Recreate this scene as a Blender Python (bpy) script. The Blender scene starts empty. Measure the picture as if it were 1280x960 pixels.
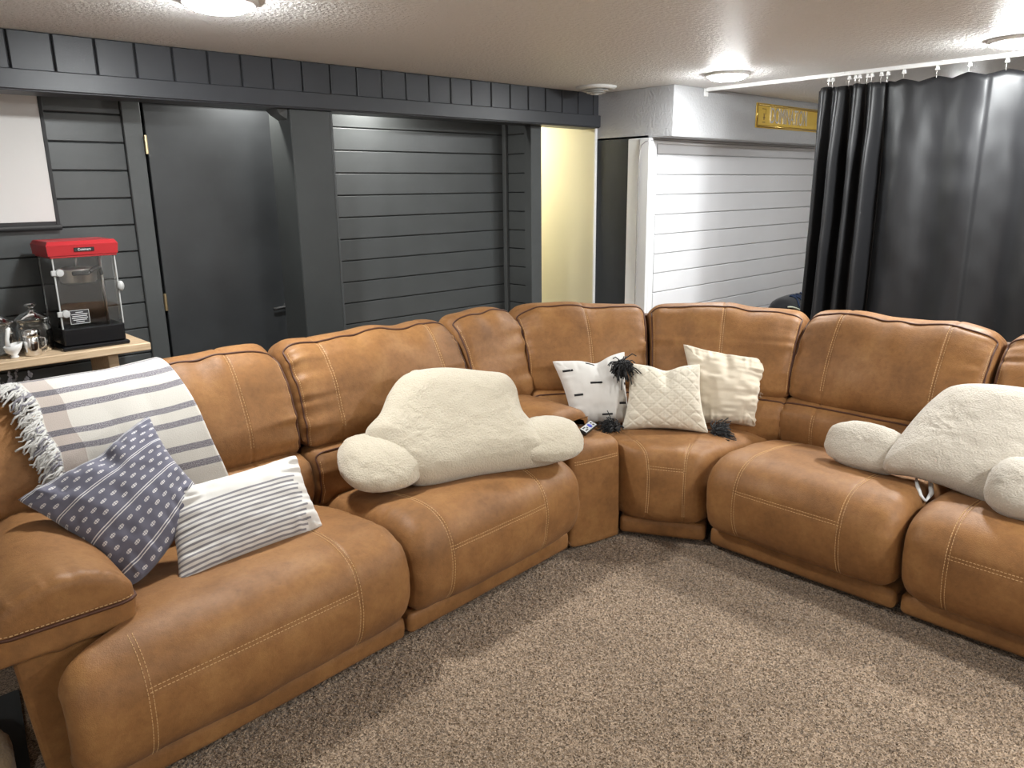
import bpy, math, random
import numpy as np
from mathutils import Matrix, Vector

random.seed(7)
RNG = np.random.RandomState(11)
scene = bpy.context.scene
COL = scene.collection

# ------------------------------------------------------------------ camera
cam_data = bpy.data.cameras.new('camera')
cam_data.sensor_fit = 'HORIZONTAL'
cam_data.sensor_width = 36.0
cam_data.lens = 961.0 / 1280.0 * 36.0
cam_data.clip_start = 0.02
cam = bpy.data.objects.new('camera', cam_data)
COL.objects.link(cam)
RC = ((0.7257617951, -0.1790212428, 0.6642448430),
      (-0.6878259588, -0.1707857173, 0.7054981851),
      (-0.0128556299, -0.9689084752, -0.2470852068))
cam.matrix_world = Matrix(((RC[0][0], -RC[0][1], -RC[0][2], 0.0),
                           (RC[1][0], -RC[1][1], -RC[1][2], 0.0),
                           (RC[2][0], -RC[2][1], -RC[2][2], 1.6),
                           (0, 0, 0, 1)))
scene.camera = cam

# ------------------------------------------------------------------ world + exposure
world = bpy.data.worlds.new('world')
scene.world = world
world.use_nodes = True
world.node_tree.nodes['Background'].inputs[0].default_value = (0.9, 0.95, 1.0, 1)
world.node_tree.nodes['Background'].inputs[1].default_value = 0.0
scene.view_settings.view_transform = 'Standard'
scene.view_settings.look = 'None'
scene.view_settings.gamma = 1.0
scene.view_settings.exposure = 2.46
LAMP_POWER = 96.0          # emission of the lamp diffusers
HALL_POWER = 105.0
ADDED_SPOT_POWER = 420.0

CEIL = 2.25


# ------------------------------------------------------------------ node helpers
class E:
    """tiny expression wrapper that writes Math nodes"""
    nt = None

    def __init__(self, s):
        self.s = s

    @staticmethod
    def m(op, *a):
        n = E.nt.nodes.new('ShaderNodeMath')
        n.operation = op
        for i, v in enumerate(a):
            if isinstance(v, E):
                E.nt.links.new(v.s, n.inputs[i])
            else:
                n.inputs[i].default_value = float(v)
        return E(n.outputs[0])

    def __add__(self, o): return E.m('ADD', self, o)
    def __radd__(self, o): return E.m('ADD', o, self)
    def __sub__(self, o): return E.m('SUBTRACT', self, o)
    def __rsub__(self, o): return E.m('SUBTRACT', o, self)
    def __mul__(self, o): return E.m('MULTIPLY', self, o)
    def __rmul__(self, o): return E.m('MULTIPLY', o, self)
    def __truediv__(self, o): return E.m('DIVIDE', self, o)
    def lt(self, o): return E.m('LESS_THAN', self, o)
    def gt(self, o): return E.m('GREATER_THAN', self, o)
    def fract(self): return E.m('FRACT', self)
    def floor(self): return E.m('FLOOR', self)
    def abs(self): return E.m('ABSOLUTE', self)
    def sqrt(self): return E.m('SQRT', self)
    def max(self, o): return E.m('MAXIMUM', self, o)
    def min(self, o): return E.m('MINIMUM', self, o)


def new_mat(name, color, rough=0.6, metallic=0.0, spec=0.5, sheen=0.0, coat=0.0, trans=0.0, ior=1.45):
    m = bpy.data.materials.new(name)
    m.use_nodes = True
    b = m.node_tree.nodes['Principled BSDF']
    b.inputs['Base Color'].default_value = (*color, 1)
    b.inputs['Roughness'].default_value = rough
    b.inputs['Metallic'].default_value = metallic
    b.inputs['Specular IOR Level'].default_value = spec
    b.inputs['Sheen Weight'].default_value = sheen
    b.inputs['Coat Weight'].default_value = coat
    b.inputs['Transmission Weight'].default_value = trans
    b.inputs['IOR'].default_value = ior
    return m


def nodes_of(m):
    nt = m.node_tree
    E.nt = nt
    return nt, nt.nodes['Principled BSDF']


def coord(nt, kind='Object', scale=None):
    tc = nt.nodes.new('ShaderNodeTexCoord')
    s = tc.outputs[kind]
    if scale is not None:
        mp = nt.nodes.new('ShaderNodeMapping')
        mp.inputs['Scale'].default_value = scale
        nt.links.new(s, mp.inputs['Vector'])
        s = mp.outputs[0]
    return s


def noise(nt, vec, scale, detail=3.0, rough=0.55):
    n = nt.nodes.new('ShaderNodeTexNoise')
    n.inputs['Scale'].default_value = scale
    n.inputs['Detail'].default_value = detail
    n.inputs['Roughness'].default_value = rough
    nt.links.new(vec, n.inputs['Vector'])
    return n.outputs['Fac']


def ramp(nt, fac, stops):
    r = nt.nodes.new('ShaderNodeValToRGB')
    el = r.color_ramp.elements
    while len(el) < len(stops):
        el.new(0.5)
    for e, (p, c) in zip(el, stops):
        e.position = p
        e.color = (*c, 1) if len(c) == 3 else c
    nt.links.new(fac, r.inputs[0])
    return r.outputs[0]


def mix(nt, fac, a, b, mode='MIX'):
    n = nt.nodes.new('ShaderNodeMix')
    n.data_type = 'RGBA'
    n.blend_type = mode
    for sock, v in ((n.inputs[0], fac), (n.inputs[6], a), (n.inputs[7], b)):
        if isinstance(v, E):
            v = v.s
        if hasattr(v, 'is_linked'):
            nt.links.new(v, sock)
        elif isinstance(v, (int, float)):
            sock.default_value = v
        else:
            sock.default_value = (*v, 1)
    return n.outputs[2]


def bump(nt, b, height, strength, dist):
    n = nt.nodes.new('ShaderNodeBump')
    n.inputs['Strength'].default_value = strength
    n.inputs['Distance'].default_value = dist
    nt.links.new(height, n.inputs['Height'])
    nt.links.new(n.outputs[0], b.inputs['Normal'])


# ------------------------------------------------------------------ materials
def make_leather(name, lo, mid, hi, rough=0.5):
    m = new_mat(name, mid, rough, spec=0.35, sheen=0.03)
    nt, b = nodes_of(m)
    v = coord(nt)
    n1 = noise(nt, v, 5.0, 8, 0.68)
    col = ramp(nt, n1, [(0.30, lo), (0.5, mid), (0.70, hi)])
    n2 = noise(nt, v, 55, 6, 0.7)
    dk = ramp(nt, n2, [(0.3, (0.62, 0.6, 0.58)), (0.55, (1, 1, 1))])
    col = mix(nt, 0.42, col, dk, 'MULTIPLY')
    nt.links.new(col, b.inputs['Base Color'])
    rr = ramp(nt, n1, [(0.3, (rough + 0.1,) * 3), (0.75, (rough - 0.1,) * 3)])
    nt.links.new(rr, b.inputs['Roughness'])
    vo = nt.nodes.new('ShaderNodeTexVoronoi')
    vo.inputs['Scale'].default_value = 330
    nt.links.new(v, vo.inputs['Vector'])
    h = E(noise(nt, v, 160, 4)) + E(vo.outputs['Distance']) * 0.6 + E(n2) * 1.2
    bump(nt, b, h.s, 0.32, 0.0016)
    return m


M = {}
M['leather'] = make_leather('tan_leather', (0.180, 0.081, 0.027), (0.255, 0.117, 0.039), (0.330, 0.163, 0.058), 0.52)
M['leather_dark'] = make_leather('dark_leather', (0.11, 0.054, 0.026), (0.14, 0.07, 0.034), (0.17, 0.088, 0.042), 0.55)
M['piping'] = new_mat('dark_piping', (0.075, 0.026, 0.012), 0.55)
M['stitch'] = new_mat('tan_thread', (0.56, 0.355, 0.17), 0.7)


def make_paint(name, c, rough, grain=0.0, var=0.12):
    m = new_mat(name, c, rough, spec=0.45)
    nt, b = nodes_of(m)
    v = coord(nt)
    n1 = noise(nt, v, 3.0, 4)
    col = ramp(nt, n1, [(0.3, tuple(x * (1 - var) for x in c)), (0.7, tuple(x * (1 + var) for x in c))])
    nt.links.new(col, b.inputs['Base Color'])
    v2 = coord(nt, 'Object', (6, 6, 60)) if grain else coord(nt)
    bump(nt, b, noise(nt, v2, 9 if grain else 120, 4), 0.15 + grain, 0.0012)
    return m


M['charcoal_post'] = make_paint('charcoal_post_paint', (0.038, 0.041, 0.041), 0.38, 0.0)
M['charcoal'] = make_paint('charcoal_paint', (0.060, 0.064, 0.065), 0.36, 0.12)
M['charcoal_beam'] = make_paint('charcoal_beam_paint', (0.034, 0.036, 0.042), 0.42, 0.1)
M['charcoal_door'] = make_paint('charcoal_door_paint', (0.030, 0.032, 0.034), 0.33, 0.0, 0.2)
M['dark_strip'] = make_paint('dark_slate_paint', (0.022, 0.025, 0.031), 0.5)
M['groove'] = new_mat('board_backing', (0.018, 0.019, 0.02), 0.8)
M['white_board'] = make_paint('white_board_paint', (0.66, 0.66, 0.68), 0.45, 0.06, 0.02)
M['white_trim'] = make_paint('white_trim_paint', (0.68, 0.68, 0.69), 0.4, 0.0, 0.02)
M['white_back'] = new_mat('white_joint', (0.55, 0.55, 0.56), 0.8)
M['cream'] = make_paint('cream_paint', (0.60, 0.57, 0.44), 0.6, 0.0, 0.02)
M['room_wall'] = make_paint('greige_wall_paint', (0.60, 0.585, 0.565), 0.7, 0.0, 0.03)


def make_textured_ceiling(name, c, rough, scale, strength, dist):
    m = new_mat(name, c, rough, spec=0.3)
    nt, b = nodes_of(m)
    v = coord(nt)
    n1 = noise(nt, v, scale, 3, 0.5)
    r = ramp(nt, n1, [(0.42, (0, 0, 0)), (0.58, (1, 1, 1))])
    n2 = noise(nt, v, scale * 2.6, 3, 0.5)
    h = E(r) * 0.7 + E(n2) * 0.6
    bump(nt, b, h.s, strength, dist)
    return m


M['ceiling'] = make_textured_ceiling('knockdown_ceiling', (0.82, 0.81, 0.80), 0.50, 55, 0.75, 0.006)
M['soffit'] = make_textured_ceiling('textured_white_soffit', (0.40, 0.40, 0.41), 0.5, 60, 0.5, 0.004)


def make_carpet(name):
    m = new_mat(name, (0.4, 0.31, 0.23), 0.95, spec=0.1, sheen=0.2)
    nt, b = nodes_of(m)
    v = coord(nt)
    vo = nt.nodes.new('ShaderNodeTexVoronoi')
    vo.inputs['Scale'].default_value = 230
    nt.links.new(v, vo.inputs['Vector'])
    sep = nt.nodes.new('ShaderNodeSeparateColor')
    nt.links.new(vo.outputs['Color'], sep.inputs[0])
    col = ramp(nt, sep.outputs[0], [(0.0, (0.06, 0.038, 0.021)), (0.25, (0.165, 0.112, 0.070)),
                                    (0.6, (0.28, 0.20, 0.134)), (1.0, (0.47, 0.355, 0.252))])
    big = ramp(nt, noise(nt, v, 2.2, 4), [(0.3, (0.84, 0.82, 0.8)), (0.7, (1.05, 1.04, 1.03))])
    col = mix(nt, 1.0, col, big, 'MULTIPLY')
    nt.links.new(col, b.inputs['Base Color'])
    h = E(noise(nt, v, 320, 3)) + E(vo.outputs['Distance'])
    bump(nt, b, h.s, 0.7, 0.004)
    return m


M['carpet'] = make_carpet('shag_carpet')


def make_fabric(name, c, rough=0.9, wscale=420, strength=0.35, dist=0.0012, sheen=0.25):
    m = new_mat(name, c, rough, spec=0.15, sheen=sheen)
    nt, b = nodes_of(m)
    v = coord(nt)
    bump(nt, b, noise(nt, v, wscale, 3), strength, dist)
    return m


M['sherpa'] = make_fabric('cream_sherpa', (0.56, 0.495, 0.385), 0.95, 150, 0.9, 0.006, 0.4)
M['sherpa_pale'] = make_fabric('pale_sherpa', (0.55, 0.495, 0.415), 0.95, 150, 0.9, 0.006, 0.4)
M['white_cotton'] = make_fabric('white_cotton', (0.64, 0.615, 0.58))
M['cream_weave'] = make_fabric('cream_weave', (0.68, 0.62, 0.51), 0.92, 380, 0.6, 0.002)
M['gauze'] = make_fabric('cream_gauze', (0.66, 0.58, 0.46), 0.92, 300, 0.5, 0.002)
M['black_yarn'] = make_fabric('black_yarn', (0.012, 0.012, 0.013), 0.8, 300)
M['black_print'] = new_mat('black_print', (0.012, 0.012, 0.013), 0.8)


def uv_xy(nt):
    uvn = nt.nodes.new('ShaderNodeUVMap')
    sx = nt.nodes.new('ShaderNodeSeparateXYZ')
    nt.links.new(uvn.outputs[0], sx.inputs[0])
    return E(sx.outputs[0]), E(sx.outputs[1])


def make_navy():
    m = make_fabric('slate_blue_print', (0.095, 0.095, 0.135), 0.9, 350)
    nt, b = nodes_of(m)
    u, v = uv_xy(nt)
    vv = (1.0 - v)
    k = (vv - 0.035) / 0.285                    # stripe pairs
    d = ((k + 0.5).fract() - 0.5).abs() * 0.285
    line = d.lt(0.0125) * d.gt(0.0055)
    # leaf motifs, three offset rows between stripe pairs
    row = (k.fract() * 4.0)
    rf = (row + 0.5).fract() - 0.5
    rid = (row + 0.5).floor()
    inrow = rid.gt(0.5) * rid.lt(3.5)
    uu = u * 11.0 + rid * 0.5
    cu = uu.fract() - 0.5
    lens = ((cu * 0.091 / 0.0265) * (cu * 0.091 / 0.0265) + (rf * 0.071 / 0.0118) * (rf * 0.071 / 0.0118)).sqrt()
    vein = (rf * 0.071).abs().gt(0.0014)
    nick = ((cu * 5.0).fract() - 0.5).abs().gt(0.10)
    leaf = lens.lt(1.0) * vein * nick * inrow
    f = line.max(leaf)
    col = mix(nt, f, (0.135, 0.132, 0.172), (0.66, 0.64, 0.63))
    nt.links.new(col, b.inputs['Base Color'])
    return m


def make_striped():
    m = make_fabric('grey_striped_cotton', (0.63, 0.605, 0.57), 0.9, 380)
    nt, b = nodes_of(m)
    u, v = uv_xy(nt)
    k = (v - 0.015) / 0.054
    fr = k.fract()
    idx = k.floor()
    stag = ((idx * 0.37).fract() * 0.06)
    st = fr.gt(0.25) * fr.lt(0.68) * k.lt(13.0) * k.gt(0.0) * u.lt(0.85 + stag)
    col = mix(nt, st, (0.63, 0.605, 0.57), (0.215, 0.205, 0.22))
    nt.links.new(col, b.inputs['Base Color'])
    return m


def make_blanket():
    m = make_fabric('striped_throw', (0.58, 0.55, 0.50), 0.92, 300, 0.6, 0.002)
    nt, b = nodes_of(m)
    u, v = uv_xy(nt)                              # v in metres along the drape, u in metres from the fringe
    k = ((v - 0.012) / 0.158).fract()
    st = k.lt(0.15).max(k.gt(0.40) * k.lt(0.55))
    sx = nt.nodes.new('ShaderNodeUVMap')
    mp = nt.nodes.new('ShaderNodeMapping')
    mp.inputs['Scale'].default_value = (1, 1, 1)
    nt.links.new(sx.outputs[0], mp.inputs[0])
    sp = noise(nt, mp.outputs[0], 320, 2)
    stc = ramp(nt, sp, [(0.4, (0.11, 0.10, 0.12)), (0.62, (0.36, 0.34, 0.35))])
    band = u.gt(0.012) * u.lt(0.085)
    base = mix(nt, band, (0.57, 0.54, 0.49), (0.43, 0.37, 0.33))
    stc2 = mix(nt, band * 0.6, stc, (0.09, 0.08, 0.09))
    col = mix(nt, st, base, stc2)
    nt.links.new(col, b.inputs['Base Color'])
    return m


M['navy'] = make_navy()
M['striped'] = make_striped()
M['blanket'] = make_blanket()
M['fringe'] = make_fabric('white_fringe', (0.50, 0.485, 0.46), 0.95, 300)
M['fringe_grey'] = make_fabric('grey_fringe', (0.20, 0.19, 0.21), 0.95, 300)


def make_curtain_mat():
    m = new_mat('black_satin', (0.008, 0.008, 0.009), 0.48, spec=0.5, sheen=0.0)
    nt, b = nodes_of(m)
    v = coord(nt, 'Object', (1, 1, 0.25))
    bump(nt, b, noise(nt, v, 14, 5), 0.25, 0.006)
    return m


M['curtain'] = make_curtain_mat()


def make_wood():
    m = new_mat('pale_wood', (0.55, 0.40, 0.25), 0.5)
    nt, b = nodes_of(m)
    v = coord(nt, 'Object', (1.5, 22, 22))
    n1 = noise(nt, v, 3.0, 6, 0.6)
    col = ramp(nt, n1, [(0.3, (0.42, 0.29, 0.17)), (0.6, (0.58, 0.43, 0.28)), (0.8, (0.63, 0.49, 0.33))])
    nt.links.new(col, b.inputs['Base Color'])
    bump(nt, b, n1, 0.1, 0.001)
    return m


M['wood'] = make_wood()
M['screen'] = new_mat('screen_fabric', (0.60, 0.585, 0.57), 0.8)
M['black_plastic'] = new_mat('black_plastic', (0.010, 0.010, 0.011), 0.22)
M['black_matte'] = new_mat('black_matte', (0.015, 0.015, 0.016), 0.6)
M['red'] = new_mat('red_enamel', (0.36, 0.016, 0.021), 0.32)
M['steel'] = new_mat('brushed_steel', (0.62, 0.60, 0.58), 0.28, 1.0)
M['chrome'] = new_mat('chrome', (0.72, 0.71, 0.70), 0.12, 1.0)
M['silver_plastic'] = new_mat('silver_plastic', (0.42, 0.42, 0.41), 0.35)
M['brass'] = new_mat('brass', (0.62, 0.50, 0.30), 0.35, 1.0)
M['glass'] = new_mat('clear_glass', (0.97, 0.98, 0.98), 0.02, trans=1.0, ior=1.45)
M['white_ceramic'] = new_mat('white_ceramic', (0.74, 0.73, 0.71), 0.3)
M['white_plastic'] = new_mat('white_plastic', (0.72, 0.72, 0.71), 0.4)
M['white_ink'] = new_mat('white_ink', (0.7, 0.7, 0.7), 0.6)
M['gold'] = new_mat('gold_enamel', (0.66, 0.44, 0.07), 0.3, 0.1)
M['sign_rim'] = new_mat('gold_rim', (0.62, 0.43, 0.13), 0.22, 0.9)
M['sign_letter'] = new_mat('silver_letter', (0.80, 0.78, 0.74), 0.2, 0.75)
M['dark_ink'] = new_mat('brown_ink', (0.20, 0.11, 0.03), 0.6)
M['bag'] = make_fabric('black_nylon', (0.012, 0.012, 0.014), 0.6, 250)
M['blue_cord'] = new_mat('blue_cord', (0.006, 0.018, 0.055), 0.7)
M['pale_cord'] = new_mat('pale_cord', (0.62, 0.64, 0.50), 0.7)
M['remote_blue'] = new_mat('blue_button', (0.06, 0.08, 0.45), 0.3)
M['sprig'] = new_mat('dark_sprig', (0.035, 0.035, 0.04), 0.7)
M['bud'] = new_mat('grey_bud', (0.42, 0.42, 0.47), 0.8)
M['mat_cloth'] = make_fabric('dark_mat_cloth', (0.02, 0.024, 0.026), 0.95, 200)
M['tan_plush'] = make_fabric('tan_plush', (0.34, 0.25, 0.15), 0.95, 120, 0.8, 0.006)


def emit_mat(name, c, s):
    m = bpy.data.materials.new(name)
    m.use_nodes = True
    b = m.node_tree.nodes['Principled BSDF']
    b.inputs['Base Color'].default_value = (0.8, 0.8, 0.78, 1)
    b.inputs['Emission Color'].default_value = (*c, 1)
    b.inputs['Emission Strength'].default_value = s
    return m


M['hall_glow'] = emit_mat('hall_diffuser', (1.0, 0.95, 0.78), HALL_POWER)


# ------------------------------------------------------------------ mesh helpers
class MB:
    """collects vertices and faces of one mesh"""

    def __init__(self):
        self.v = []
        self.f = []
        self.n = 0

    def add(self, v, f):
        v = np.asarray(v, float).reshape(-1, 3)
        o = self.n
        self.v.append(v)
        self.f.extend([tuple(int(i) + o for i in q) for q in f])
        self.n += len(v)
        return self

    def verts(self):
        return np.concatenate(self.v) if self.v else np.zeros((0, 3))


ROOT_LOC = {}


def link(o, parent=None, root=None):
    COL.objects.link(o)
    if parent is not None:
        o.parent = parent
    return o


def mk(name, v, f, mat, parent=None, smooth=True, uv=None, loc=None):
    """one mesh object; v in world coordinates. Children sit at their thing's origin."""
    v = np.asarray(v, float).reshape(-1, 3)
    if parent is not None:
        org = ROOT_LOC[parent.name]
    else:
        org = np.array(loc if loc is not None else (0, 0, 0), float)
    me = bpy.data.meshes.new(name)
    me.from_pydata((v - org).tolist(), [], [tuple(q) for q in f])
    if uv is not None:
        l = me.uv_layers.new(name='UVMap')
        li = np.empty(len(me.loops), dtype=np.int32)
        me.loops.foreach_get('vertex_index', li)
        l.data.foreach_set('uv', np.asarray(uv, float)[li].ravel())
    if smooth:
        me.polygons.foreach_set('use_smooth', [True] * len(me.polygons))
    me.materials.append(mat)
    me.update()
    o = bpy.data.objects.new(name, me)
    if parent is None:
        o.location = org
    ROOT_LOC[o.name] = org
    link(o, parent)
    return o


def mkb(name, mb, mat, parent=None, smooth=False, loc=None):
    return mk(name, mb.verts(), mb.f, mat, parent, smooth, loc=loc)


def empty(name, loc, label=None, cat=None, group=None):
    o = bpy.data.objects.new(name, None)
    o.empty_display_size = 0.1
    o.location = loc
    ROOT_LOC[o.name] = np.array(loc, float)
    link(o)
    if label:
        tag(o, label, cat, group)
    return o


def tag(o, label, cat, group=None):
    o['label'] = label
    o['category'] = cat
    if group:
        o['group'] = group
    return o


def struct(o):
    o['kind'] = 'structure'
    return o


def cbox(x0, x1, y0, y1, z0, z1, c=0.004):
    """chamfered box"""
    lo = np.array([x0, y0, z0]); hi = np.array([x1, y1, z1])
    c = min(c, 0.49 * float((hi - lo).min()))
    vs = []; idx = {}
    for sx in (0, 1):
        for sy in (0, 1):
            for sz in (0, 1):
                s = (sx, sy, sz)
                base = np.where(np.array(s) == 1, hi, lo)
                for ax in range(3):
                    p = base.copy()
                    for o in range(3):
                        if o != ax:
                            p[o] += c if s[o] == 0 else -c
                    idx[(s, ax)] = len(vs)
                    vs.append(p)
    f = []
    for ax in range(3):
        a, b = [o for o in range(3) if o != ax]
        for side in (0, 1):
            q = []
            for (p, r) in ((0, 0), (1, 0), (1, 1), (0, 1)):
                s = [0, 0, 0]; s[ax] = side; s[a] = p; s[b] = r
                q.append(idx[(tuple(s), ax)])
            f.append(tuple(q) if (side == 1) == (ax != 1) else tuple(q[::-1]))
    for ax in range(3):
        a, b = [o for o in range(3) if o != ax]
        for p in (0, 1):
            for r in (0, 1):
                s0 = [0, 0, 0]; s0[a] = p; s0[b] = r
                s1 = list(s0); s1[ax] = 1
                s0 = tuple(s0); s1 = tuple(s1)
                f.append((idx[(s0, a)], idx[(s1, a)], idx[(s1, b)], idx[(s0, b)]))
    for sx in (0, 1):
        for sy in (0, 1):
            for sz in (0, 1):
                s = (sx, sy, sz)
                f.append((idx[(s, 0)], idx[(s, 1)], idx[(s, 2)]))
    return np.array(vs), f


def hexa(p):
    """8 corners: bottom 4 (ccw) then top 4"""
    return np.array(p, float), [(3, 2, 1, 0), (4, 5, 6, 7), (0, 1, 5, 4), (1, 2, 6, 5), (2, 3, 7, 6), (3, 0, 4, 7)]


def box(name, x0, x1, y0, y1, z0, z1, mat, parent=None, c=0.004, loc=None):
    v, f = cbox(x0, x1, y0, y1, z0, z1, c)
    return mk(name, v, f, mat, parent, False, loc=loc)


def gridf(n, m, closed_m=False, off=0):
    f = []
    mm = m if closed_m else m - 1
    for i in range(n - 1):
        for j in range(mm):
            j2 = (j + 1) % m
            f.append((off + i * m + j, off + (i + 1) * m + j, off + (i + 1) * m + j2, off + i * m + j2))
    return f


def tube(path, r, seg=6, caps=True):
    p = np.asarray(path, float)
    n = len(p)
    rr = np.full(n, r) if np.isscalar(r) else np.asarray(r, float)
    t = np.gradient(p, axis=0)
    t /= np.linalg.norm(t, axis=1)[:, None] + 1e-12
    ref = np.array([0, 0, 1.0])
    if abs(t[0] @ ref) > 0.9:
        ref = np.array([1.0, 0, 0])
    a = np.cross(t[0], ref); a /= np.linalg.norm(a)
    V = []
    for i in range(n):
        a = a - t[i] * (a @ t[i])
        a /= np.linalg.norm(a) + 1e-12
        b = np.cross(t[i], a)
        for k in range(seg):
            an = 2 * math.pi * k / seg
            V.append(p[i] + rr[i] * (math.cos(an) * a + math.sin(an) * b))
    f = gridf(n, seg, True)
    if caps:
        f.append(tuple(range(seg)))
        f.append(tuple((n - 1) * seg + k for k in range(seg))[::-1])
    return np.array(V), f


def lathe(cx, cy, prof, seg=32):
    """prof: list of (r, z); closes on the axis where r == 0"""
    V = []
    for r, z in prof:
        for k in range(seg):
            a = 2 * math.pi * k / seg
            V.append((cx + r * math.cos(a), cy + r * math.sin(a), z))
    return np.array(V), gridf(len(prof), seg, True)


def catmull(pts, m, closed=True):
    p = np.asarray(pts, float)
    n = len(p)
    out = []
    rng = range(n) if closed else range(n - 1)
    for i in rng:
        if closed:
            p0, p1, p2, p3 = p[(i - 1) % n], p[i], p[(i + 1) % n], p[(i + 2) % n]
        else:
            p0, p1, p2, p3 = p[max(i - 1, 0)], p[i], p[i + 1], p[min(i + 2, n - 1)]
        for k in range(24):
            t = k / 24
            out.append(0.5 * ((2 * p1) + (-p0 + p2) * t + (2 * p0 - 5 * p1 + 4 * p2 - p3) * t * t
                              + (-p0 + 3 * p1 - 3 * p2 + p3) * t ** 3))
    if not closed:
        out.append(p[-1])
    out = np.array(out)
    if closed:
        out = np.vstack([out, out[:1]])
    d = np.concatenate([[0], np.cumsum(np.linalg.norm(np.diff(out, axis=0), axis=1))])
    s = np.linspace(0, d[-1], m + 1)[:-1] if closed else np.linspace(0, d[-1], m)
    return np.stack([np.interp(s, d, out[:, k]) for k in range(out.shape[1])], 1)


NT = np.random.RandomState(5).rand(64, 64) * 2 - 1


def vnoise(x, y, seed=0):
    x = np.asarray(x, float) + seed * 7.31
    y = np.asarray(y, float) + seed * 3.77
    xi = np.floor(x).astype(int); yi = np.floor(y).astype(int)
    fx = x - xi; fy = y - yi
    fx = fx * fx * (3 - 2 * fx); fy = fy * fy * (3 - 2 * fy)
    g = lambda a, b: NT[a % 64, b % 64]
    return ((g(xi, yi) * (1 - fx) + g(xi + 1, yi) * fx) * (1 - fy)
            + (g(xi, yi + 1) * (1 - fx) + g(xi + 1, yi + 1) * fx) * fy)


def smooth(a, b, x):
    t = np.clip((x - a) / (b - a), 0, 1)
    return t * t * (3 - 2 * t)


# ------------------------------------------------------------------ the room shell
YB = 4.2          # back wall face
YH = 3.83         # header beam face
PITCH = 0.1317

floor = struct(box('floor', -2.4, 7.6, -2.6, 5.6, -0.06, 0.0, M['carpet'], c=0.001))
ceiling = struct(box('ceiling', -2.4, 7.6, -2.6, 5.6, CEIL, CEIL + 0.06, M['ceiling'], c=0.001))
struct(box('wall_left', -2.4, -2.3, -2.6, 5.6, 0, CEIL, M['room_wall'], c=0.001))
struct(box('wall_front', -2.3, 7.5, -2.6, -2.5, 0, CEIL, M['room_wall'], c=0.001))
struct(box('wall_right', 7.5, 7.6, -2.6, 5.6, 0, CEIL, M['room_wall'], c=0.001))

# carpet pile in view: real tufts as a dense relief
nx, ny = 600, 560
gx = np.linspace(0.25, 2.98, nx); gy = np.linspace(-0.30, 2.25, ny)
XX, YY = np.meshgrid(gx, gy, indexing='ij')
jx = RNG.uniform(-0.0016, 0.0016, XX.shape); jy = RNG.uniform(-0.0016, 0.0016, XX.shape)
hh = 0.006 + 0.5 * 0.010 * (0.6 * vnoise(XX * 120, YY * 120, 1)) \
    + RNG.uniform(-0.0042, 0.0042, XX.shape) + 0.0035 * vnoise(XX * 5, YY * 5, 3)
hh[0, :] = hh[-1, :] = 0.0; hh[:, 0] = hh[:, -1] = 0.0
pile = np.stack([XX + jx, YY + jy, np.maximum(hh, 0.0005)], -1).reshape(-1, 3)
idx = np.arange(nx * ny).reshape(nx, ny)
quads = np.stack([idx[:-1, :-1], idx[1:, :-1], idx[1:, 1:], idx[:-1, 1:]], -1).reshape(-1, 4)
me = bpy.data.meshes.new('carpet_pile')
me.vertices.add(len(pile)); me.vertices.foreach_set('co', pile.ravel())
me.loops.add(quads.size); me.loops.foreach_set('vertex_index', quads.ravel())
me.polygons.add(len(quads)); me.polygons.foreach_set('loop_start', np.arange(0, quads.size, 4))
me.polygons.foreach_set('loop_total', np.full(len(quads), 4))
me.update(calc_edges=True)
me.materials.append(M['carpet'])
po = bpy.data.objects.new('carpet_pile', me)
link(po, floor)
po['kind'] = 'stuff'


def board_wall(name, x0, x1, y_face, z_first, mat, backmat, n, pitch=PITCH, thick=0.1, axis='x', skip=0):
    """a wall of horizontal boards, each board a child; axis 'x': runs along X facing -Y, 'y': runs along Y facing -X"""
    if axis == 'x':
        w = struct(box(name, x0, x1, y_face + 0.012, y_face + thick, 0, CEIL, backmat, c=0.001))
    else:
        w = struct(box(name, y_face + 0.012, y_face + thick, x0, x1, 0, CEIL, backmat, c=0.001))
    first = None
    for k in range(n):
        z0 = z_first + k * pitch + 0.002
        z1 = min(z0 + pitch - 0.005, CEIL - 0.001)
        if z1 - z0 < 0.02:
            continue
        full = abs(z1 - z0 - (pitch - 0.005)) < 1e-6
        if first is None or not full:
            if axis == 'x':
                v, f = cbox(x0, x1, y_face, y_face + 0.0125, z0, z1, 0.0035)
            else:
                v, f = cbox(y_face, y_face + 0.0125, x0, x1, z0, z1, 0.0035)
            o = mk('board', v, f, mat, w, False)
            if full:
                first = (o.data, z0)
        else:
            o = bpy.data.objects.new('board', first[0])
            o.location = (0, 0, z0 - first[1])
            link(o, w)
    return w


Z0 = 1.70 - 12 * PITCH      # lowest joint of the dark boards
# back wall: left of the door, and right of the post
board_wall('wall_back', -2.3, 1.345, YB, Z0 + 0.008, M['charcoal'], M['groove'], 17)
board_wall('wall_alcove', 2.25, 3.905, YB, Z0, M['charcoal'], M['groove'], 17)
# short return wall at the end of the alcove
board_wall('wall_return', 3.985, 4.19, 3.914, Z0, M['charcoal'], M['groove'], 17, axis='y', thick=0.08)
struct(box('trim_1', 3.895, 3.998, 3.915, 3.985, 0, 2.25, M['charcoal'], c=0.003))      # jamb at the hallway
struct(box('trim_2', 3.885, 3.914, 4.165, 4.20, 0, 2.25, M['charcoal'], c=0.004))       # inside corner bead
# wall above and beside the door
struct(box('wall_over_door', 1.345, 2.25, YB + 0.03, YB + 0.1, 2.06, CEIL, M['charcoal'], c=0.001))
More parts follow.
